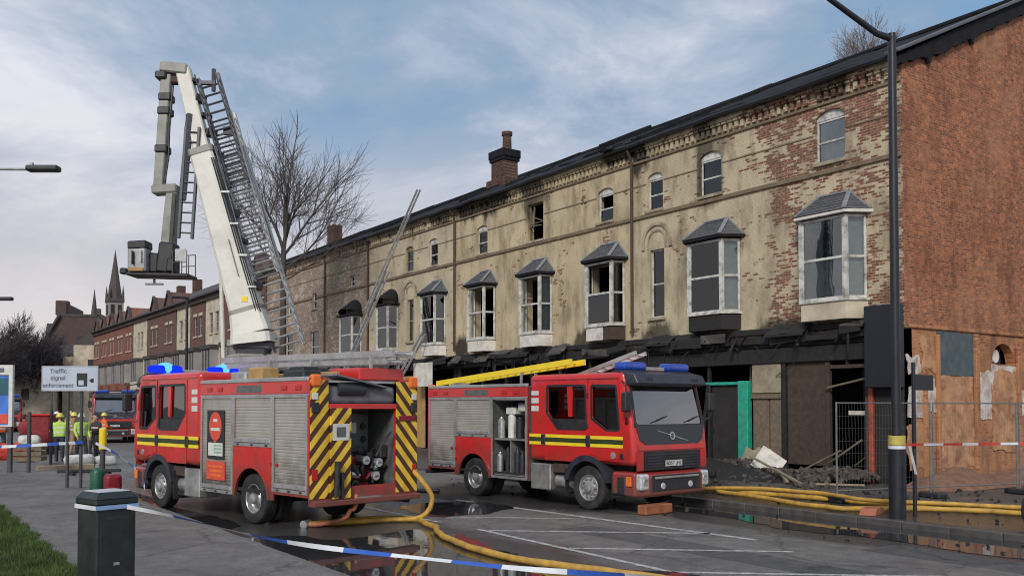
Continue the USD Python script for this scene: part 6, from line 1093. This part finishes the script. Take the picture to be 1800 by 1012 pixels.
hose([(16.2, 16.2, .19), (16.9, 14.4, .3), (17.2, 12.6, .30), (16.9, 11.3, .29), (17.6, 10.0, .28), (18.2, 8.7, .28), (18.7, 7.3, .28)], .045, 'hose', 'third yellow hose lying on the upper one')
hose([(12.0, 20.4, .05), (11.3, 20.9, .05), (10.4, 20.6, .05), (9.9, 19.8, .05), (10.2, 18.9, .05)], .05, 'plastic', 'black hose lying between the two fire engines')
rb = thing('hose_ramp', 'orange rubber hose ramp beside the lamp column', 'ramp', (16.1, 10.7, .125), 20); put('ramp', MB().ext(Polygon([(-.4, 0), (.4, 0), (.25, .12), (-.25, .12)]), YW(0), -.15, .15), M['hosered'], rb)
M['tapew'] = pm('white_tape', (.62, .64, .68), .4); M['tapeb'] = pm('blue_tape', (.03, .10, .42), .4); M['taper'] = pm('red_tape', (.5, .05, .04), .4)
def tape(pts, w, label, cols=('tapew', 'tapeb'), step=.55, twist=.5, n=26, ph=0.):
    c = bez(pts, n); L = np.concatenate([[0], np.cumsum(np.linalg.norm(np.diff(c, axis=0), axis=1))]); t = np.gradient(c, axis=0); t /= np.linalg.norm(t, axis=1, keepdims=True)
    side = np.cross(t, (0, 0, 1)); side /= np.linalg.norm(side, axis=1, keepdims=True); a = twist * np.sin(L * 1.3 + ph); up = np.cross(side, t); d = (np.cos(a)[:, None] * up + np.sin(a)[:, None] * side) * w / 2
    par = thing('barrier_tape', label, 'tape'); A, B = c + d, c - d; k = 0; s0 = 0; runs = []
    for i in range(1, len(c)):
        if L[i] - L[s0] >= step * (1 if k % 2 == 0 else .8) or i == len(c) - 1: runs.append((s0, i, k)); s0 = i; k += 1
    for a0, a1, k in runs:
        m = a1 - a0 + 1; V = np.vstack([A[a0:a1 + 1], B[a0:a1 + 1]]); put('tape_length', MB().add(V, [(i, i + 1, m + i + 1, m + i) for i in range(m - 1)]), M[cols[k % len(cols)]], par)
tape([(2.10, 9.86, 1.22), (2.42, 9.45, 1.15), (3.1, 8.05, 1.0), (3.95, 6.8, .93), (4.55, 5.85, .91), (5.6, 4.2, .95)], .044, 'blue and white tape stretched from the litter bin along the kerb', twist=1.1)
tp = thing('barrier_tape', 'blue and white tape wound round the top of the litter bin', 'tape', (1.95, 10.07, .12), 15.6)
for k, (x0, x1, y0_, y1_) in enumerate([(-.226, .226, -.2262, -.2235), (-.2262, -.2235, -.223, .226), (.2235, .2262, -.223, .226), (-.223, .223, .2235, .2262)]): put('tape_length', MB().box(x0, x1, y0_, y1_, 1.085, 1.128), M['tapew'] if k == 1 else pm('pale_blue_tape', (.22, .34, .55), .4) if k == 0 else M['tapeb'], tp)
tape([(.5, 30.5, 1.25), (2.4, 28.6, 1.12), (4.35, 25.5, 1.30)], .08, 'white tape running left from the posts of the white sign', twist=.3)
tape([(4.62, 25.35, 1.28), (5.0, 24.6, 1.0), (5.15, 22.8, .62), (4.75, 20.6, .42)], .07, 'tape sagging from the white sign to the ground by the left engine', twist=.6)
tape([(16.02, 9.9, 1.50), (16.4, 9.85, 1.50), (20, 9.1, 1.47), (25, 8.0, 1.47)], .05, 'red and white tape crossing in front of the gable', cols=('taper', 'tapew'), step=.5, twist=.4)
put('tape_end', MB().bar((16.0, 9.83, 1.48), (16.12, 9.78, .95), .05, .004), M['tapew'], label='loose white tape end hanging on the lamp column', cat='tape'); put('tape_wrap', lathe_at(15.85, 10.0, [(.158, 1.43), (.158, 1.49)]), M['tapew'], label='white tape wrapped round the lamp column', cat='tape')
# ------------------------------------------------------------------ kit on the left pavement
rbx = thing('equipment_box', 'tall dark red equipment box behind the low crate', 'box', (6.2, 47.0, .0), -30); put('box', MB().box(-.55, .55, -.4, .4, .25, 1.75, .04), M['pumpred'], rbx); put('lid', MB().box(-.6, .6, -.45, .45, 1.75, 1.86, .03), M['taillight'], rbx); put('foot', MB().box(-.5, -.4, -.35, .35, 0, .249), M['plastic'], rbx); put('foot', MB().box(.4, .5, -.35, .35, 0, .249), M['plastic'], rbx)
cr = thing('wooden_crate', 'brown slatted crate on the pavement by the red bag', 'crate', (4.75, 38.6, .12), -25)
for z in (.05, .25, .45): put('slat', MB().box(-.5, .5, -.34, -.31, z, z + .15, .005), M['wood'], cr); put('slat', MB().box(-.5, .5, .31, .34, z, z + .15, .005), M['wood'], cr); put('slat', MB().box(-.5, -.47, -.3, .3, z, z + .15, .005), M['wood'], cr); put('slat', MB().box(.47, .5, -.3, .3, z, z + .15, .005), M['wood'], cr)
bg = thing('white_sack', 'pale sack lying on top of the brown crate', 'sack', (4.75, 38.6, .74)); put('sack', lump(soft(-.4, .35, -.25, .25, 0, .38, .16), .07, 4, 2), M['posterwhite'], bg, smooth=40)
bg = thing('red_bag', 'bright red kit bag on the pavement left of the crate', 'bag', (4.2, 40.5, .12), -30); put('bag', lump(manifold3d.Manifold.batch_hull([manifold3d.Manifold.sphere(r, 16).translate(p) for r, p in ((.2, (-.7, 0, .2)), (.26, (-.2, 0, .42)), (.28, (.35, 0, .4)), (.2, (.6, .1, .22)), (.2, (0, .2, .2)))]), .07, 4, 6), M['redbag'] if 'redbag' in M else pm('red_bag_cloth', (.55, .05, .035), .7, var=.2), bg, smooth=50); put('strap', MB().tube([(-.3, -.2, .62), (0, -.1, .78), (.3, -.2, .64)], .02, 6), M['plastic'], bg)
gb = thing('gas_cylinder', 'green cylinder standing by the kerb near the litter bin', 'cylinder', (4.6, 25.0, .12)); put('cylinder', MB().lathe([(0, 0), (.16, 0), (.17, .04), (.17, .42), (.1, .52), (.05, .54), (0, .54)], n=16), pm('dark_green_paint', (.015, .09, .05), .4), gb, smooth=35); put('valve', MB().box(-.04, .04, -.04, .04, .54, .64, .01), M['silver'], gb)
gb = thing('hose_bag', 'dark red bag beside the green cylinder', 'bag', (4.85, 24.4, .12)); put('bag', MB().add(soft(-.2, .2, -.18, .18, 0, .42, .1)), M['pumpred'], gb, smooth=40)
gb = thing('hose_roll', 'rolled yellow hose lying on the pavement beside the left engine', 'hose roll', (4.5, 23.2, .13)); 
th = np.linspace(0, 5 * 2 * PI, 140); put('roll', MB().tube(np.stack([(.12 + .011 * th) * np.cos(th), (.12 + .011 * th) * np.sin(th), .06 + 0 * th], 1), .035, 6), M['hose'], gb, smooth=40)
wd = thing('timber_sleeper', 'pale timber lying at the kerb behind the posts', 'timber', (5.2, 33.6, .06), 10); put('timber', MB().box(-.9, .9, -.12, .12, 0, .2, .02), M['beige'], wd)
wd = thing('white_sack', 'white sacks heaped on the road behind the sign posts', 'sack', (6.6, 37.2, 0)); put('sack', lump(soft(-.9, .1, -.3, .3, 0, .42, .16), .09, 4, 3), M['posterwhite'], wd, smooth=40); put('sack', lump(soft(.15, .9, -.25, .3, 0, .32, .14), .09, 4, 4), M['posterwhite'], wd, smooth=40)
br = thing('low_barrier', 'low black barrier foot lying on the kerb', 'barrier', (5.35, 30.3, .1), -20); put('bar', MB().box(-.9, .9, -.06, .06, .1, .2, .02), M['plastic'], br); put('foot', MB().box(-.6, -.4, -.25, .25, 0, .1, .02), M['plastic'], br); put('foot', MB().box(.4, .6, -.25, .25, 0, .1, .02), M['plastic'], br)
# ------------------------------------------------------------------ people
M['skin'] = pm('skin', (.42, .24, .17), .6, var=.1); M['kit'] = pm('dark_fire_kit', (.035, .03, .027), .85, var=.3); M['kittan'] = pm('tan_fire_kit', (.30, .20, .10), .85, var=.25); M['hiviz'] = pm('lime_hi_vis', (.42, .62, .10), .6, var=.12, scale=9); M['hiorange'] = pm('orange_hi_vis', (.72, .13, .03), .6, var=.12); M['jean'] = pm('dark_trousers', (.025, .03, .045), .85); M['helmety'] = pm('yellow_helmet', (.62, .55, .12), .35); M['helmetw'] = pm('white_helmet', (.65, .65, .62), .35); M['hair'] = pm('dark_hair', (.02, .015, .012), .7); M['redjacket'] = pm('dark_red_jacket', (.24, .03, .035), .8, var=.2)
def person(label, loc, rz, jacket, trousers, helmet, arms=0, step=.12, h=1.78):
    """joints in metres for a 1.78 m figure facing -y; skin is one body, clothes are layers over it"""
    k = h / 1.78; p = thing('person', label, 'person', loc, rz)
    J = dict(hip=(0, 0, .95), chest=(0, -.01, 1.32), neck=(0, -.01, 1.50), head=(0, -.03, 1.64))
    el = {1: [(.27, -.02, 1.14), (.25, -.16, .93), (.24, -.2, .85)], 2: [(.26, -.06, 1.16), (.12, -.27, 1.12), (.05, -.3, 1.12)], 3: [(.30, .02, 1.16), (.27, -.05, .95), (.16, -.06, .93)]}
    def S(q, r): return manifold3d.Manifold.sphere(r, 12).translate(tuple(c * k for c in q))
    def bone(a, ra, b, rb): return manifold3d.Manifold.batch_hull([S(a, ra), S(b, rb)])
    def tors(o): return manifold3d.Manifold.batch_hull([S((x, y, z), r + o) for x, y, z, r in ((-.10, 0, .95, .10), (.10, 0, .95, .10), (-.11, 0, 1.15, .10), (.11, 0, 1.15, .10), (-.15, 0, 1.36, .09), (.15, 0, 1.36, .09), (0, -.03, 1.25, .12), (0, 0, 1.43, .09))])
    body = [tors(-.02), bone((0, 0, 1.42), .06, (0, -.01, 1.56), .052)]; jk = [tors(.012), bone((0, 0, 1.40), .09, (0, 0, 1.49), .075)]; tr = [manifold3d.Manifold.batch_hull([S((-.09, 0, .93), .115), S((.09, 0, .93), .115)])]; bt = []
    body.append(manifold3d.Manifold.batch_hull([S((0, -.02, 1.69), .085), S((0, .01, 1.68), .09), S((0, -.05, 1.60), .055), S((0, -.06, 1.575), .04)])); body.append(S((0, -.115, 1.635), .018))
    for s in (1, -1):
        a = el[1 if arms == 0 else arms if s > 0 or arms == 2 else 1]; sh = (s * .20, 0, 1.40); e_, w_, f_ = [(s * q[0], q[1], q[2]) for q in a]
        body += [bone(sh, .05, e_, .04), bone(e_, .04, w_, .03), bone(w_, .03, f_, .038), S((s * .085, .0, 1.64), .02)]
        for q in range(4): body.append(bone((f_[0] + (q - 1.5) * .016, f_[1], f_[2]), .012, (f_[0] + (q - 1.5) * .018, f_[1] - .03, f_[2] - .07 + .004 * abs(q - 1.5)), .009))
        body.append(bone(w_, .014, (f_[0] - s * .045, f_[1] - .03, f_[2] - .01), .010))
        jk += [bone(sh, .075, e_, .062), bone(e_, .062, w_, .052)]
        st = step * s; hp, kn, an = (s * .10, 0, .92), (s * .115, -.03 - st * .6, .50), (s * .12, -st, .09)
        body += [bone(hp, .08, kn, .055), bone(kn, .055, an, .04)]; tr += [bone(hp, .105, kn, .078), bone(kn, .078, (an[0], an[1], .12), .066)]
        bt += [manifold3d.Manifold.batch_hull([S((an[0], an[1] + .03, .06), .055), S((an[0], an[1] - .16, .045), .045), S((an[0], an[1], .15), .06)])]
    U = lambda L: manifold3d.Manifold.batch_boolean(L, manifold3d.OpType.Add)
    put('body', MB().add(U(body)), M['skin'], p, smooth=60); put('jacket', MB().add(U(jk)), M[jacket], p, smooth=60); put('trousers', MB().add(U(tr)), M[trousers], p, smooth=60); put('boots', MB().add(U(bt)), M['plastic'], p, smooth=50)
    if jacket.startswith('hi') or jacket.startswith('kit'): put('reflective_band', MB().add(U([tors(.016) ^ manifold3d.Manifold.cube((2, 2, .06), True).translate((0, 0, 1.1 * k)), tors(.016) ^ manifold3d.Manifold.cube((2, 2, .05), True).translate((0, 0, 1.26 * k))])), M['posterwhite'], p, smooth=50)
    if helmet: put('helmet', MB().lathe([(.150, 1.665), (.155, 1.68), (.125, 1.70), (.115, 1.76), (.08, 1.815), (.0, 1.83)], lambda v: v * k + (0, -.01, 0), 18), M[helmet], p, smooth=45)
    else: put('hair', MB().add(manifold3d.Manifold.batch_hull([S((0, 0, 1.715), .088), S((0, .03, 1.66), .09)])), M['hair'], p, smooth=60)
    return p
person('person in a lime yellow jacket and yellow helmet left of the sign posts', (6.05, 40.6, 0), 160, 'hiviz', 'jean', 'helmety', 3, .1, 1.9)
person('person in a lime yellow jacket with a white helmet between the sign posts', (6.85, 40.6, 0), 20, 'hiviz', 'kit', 'helmetw', 1, .16, 1.9)
person('person in dark clothes right of the sign posts', (7.6, 41.6, 0), -60, 'kit', 'kit', None, 2, .14, 1.85); person('person in tan fire kit with a yellow helmet behind the yellow jackets', (7.2, 44.5, 0), 70, 'kittan', 'kittan', 'helmety', 2, .1, 1.9)
person('person in a dark red jacket beside the tall red box', (5.35, 45.5, 0), 120, 'redjacket', 'jean', None, 3, .12, 1.85); person('person in an orange jacket at the left edge of the picture', (4.35, 44.6, .12), 200, 'hiorange', 'jean', None, 1, .15, 1.85)
person('person in dark kit with a white helmet behind the red box', (7.3, 50, 0), 40, 'kit', 'kit', 'helmetw', 2, .1, 1.9); person('person in orange near the distant fire engine', (9.2, 48.5, 0), 100, 'hiorange', 'kit', 'helmety', 2, .1, 1.85)
person('person in tan kit standing farther back in the road', (8.4, 53, 0), -30, 'kittan', 'kittan', 'helmety', 3, .1, 1.9)

sk = thing('black_sack', 'black plastic sack lying on the right kerb at the edge of the picture', 'sack', (15.55, 7.35, .12)); put('sack', lump(manifold3d.Manifold.batch_hull([manifold3d.Manifold.sphere(r, 16).translate(p) for r, p in ((.2, (0, 0, .2)), (.18, (.4, -.1, .2)), (.17, (.15, .1, .45)), (.1, (.2, 0, .62)))]), .07, 5, 9, .04), M['plastic'], sk, smooth=50)

deb = MB()
for k in range(520):
    x = rnd(16.2, 22.3) if k % 9 else rnd(13.2, 15.3); y = rnd(7, 24); sz = abs(RNG.normal(0, .022)) + .008; M3 = trimesh.transformations.random_rotation_matrix(RNG.random(3))[:3, :3]; v, fcs = chbox(-sz, sz, -sz * .7, sz * .7, -sz * .4, sz * .4, sz * .1); deb.add(v @ M3.T + (x, y, (.125 if x > 15.6 else .006) + sz * .4), fcs)
put('litter_scatter', deb, M['char'], kind='stuff', label='small burnt fragments scattered over the right pavement and gutter', cat='debris')

person('person in dark kit walking beside the red bag', (3.6, 42.5, .12), 100, 'kit', 'kit', 'helmety', 1, .22, 1.85); person('person in a tan jacket beyond the yellow sleeved post', (8.3, 46.0, 0), 20, 'kittan', 'kit', None, 3, .1, 1.85)
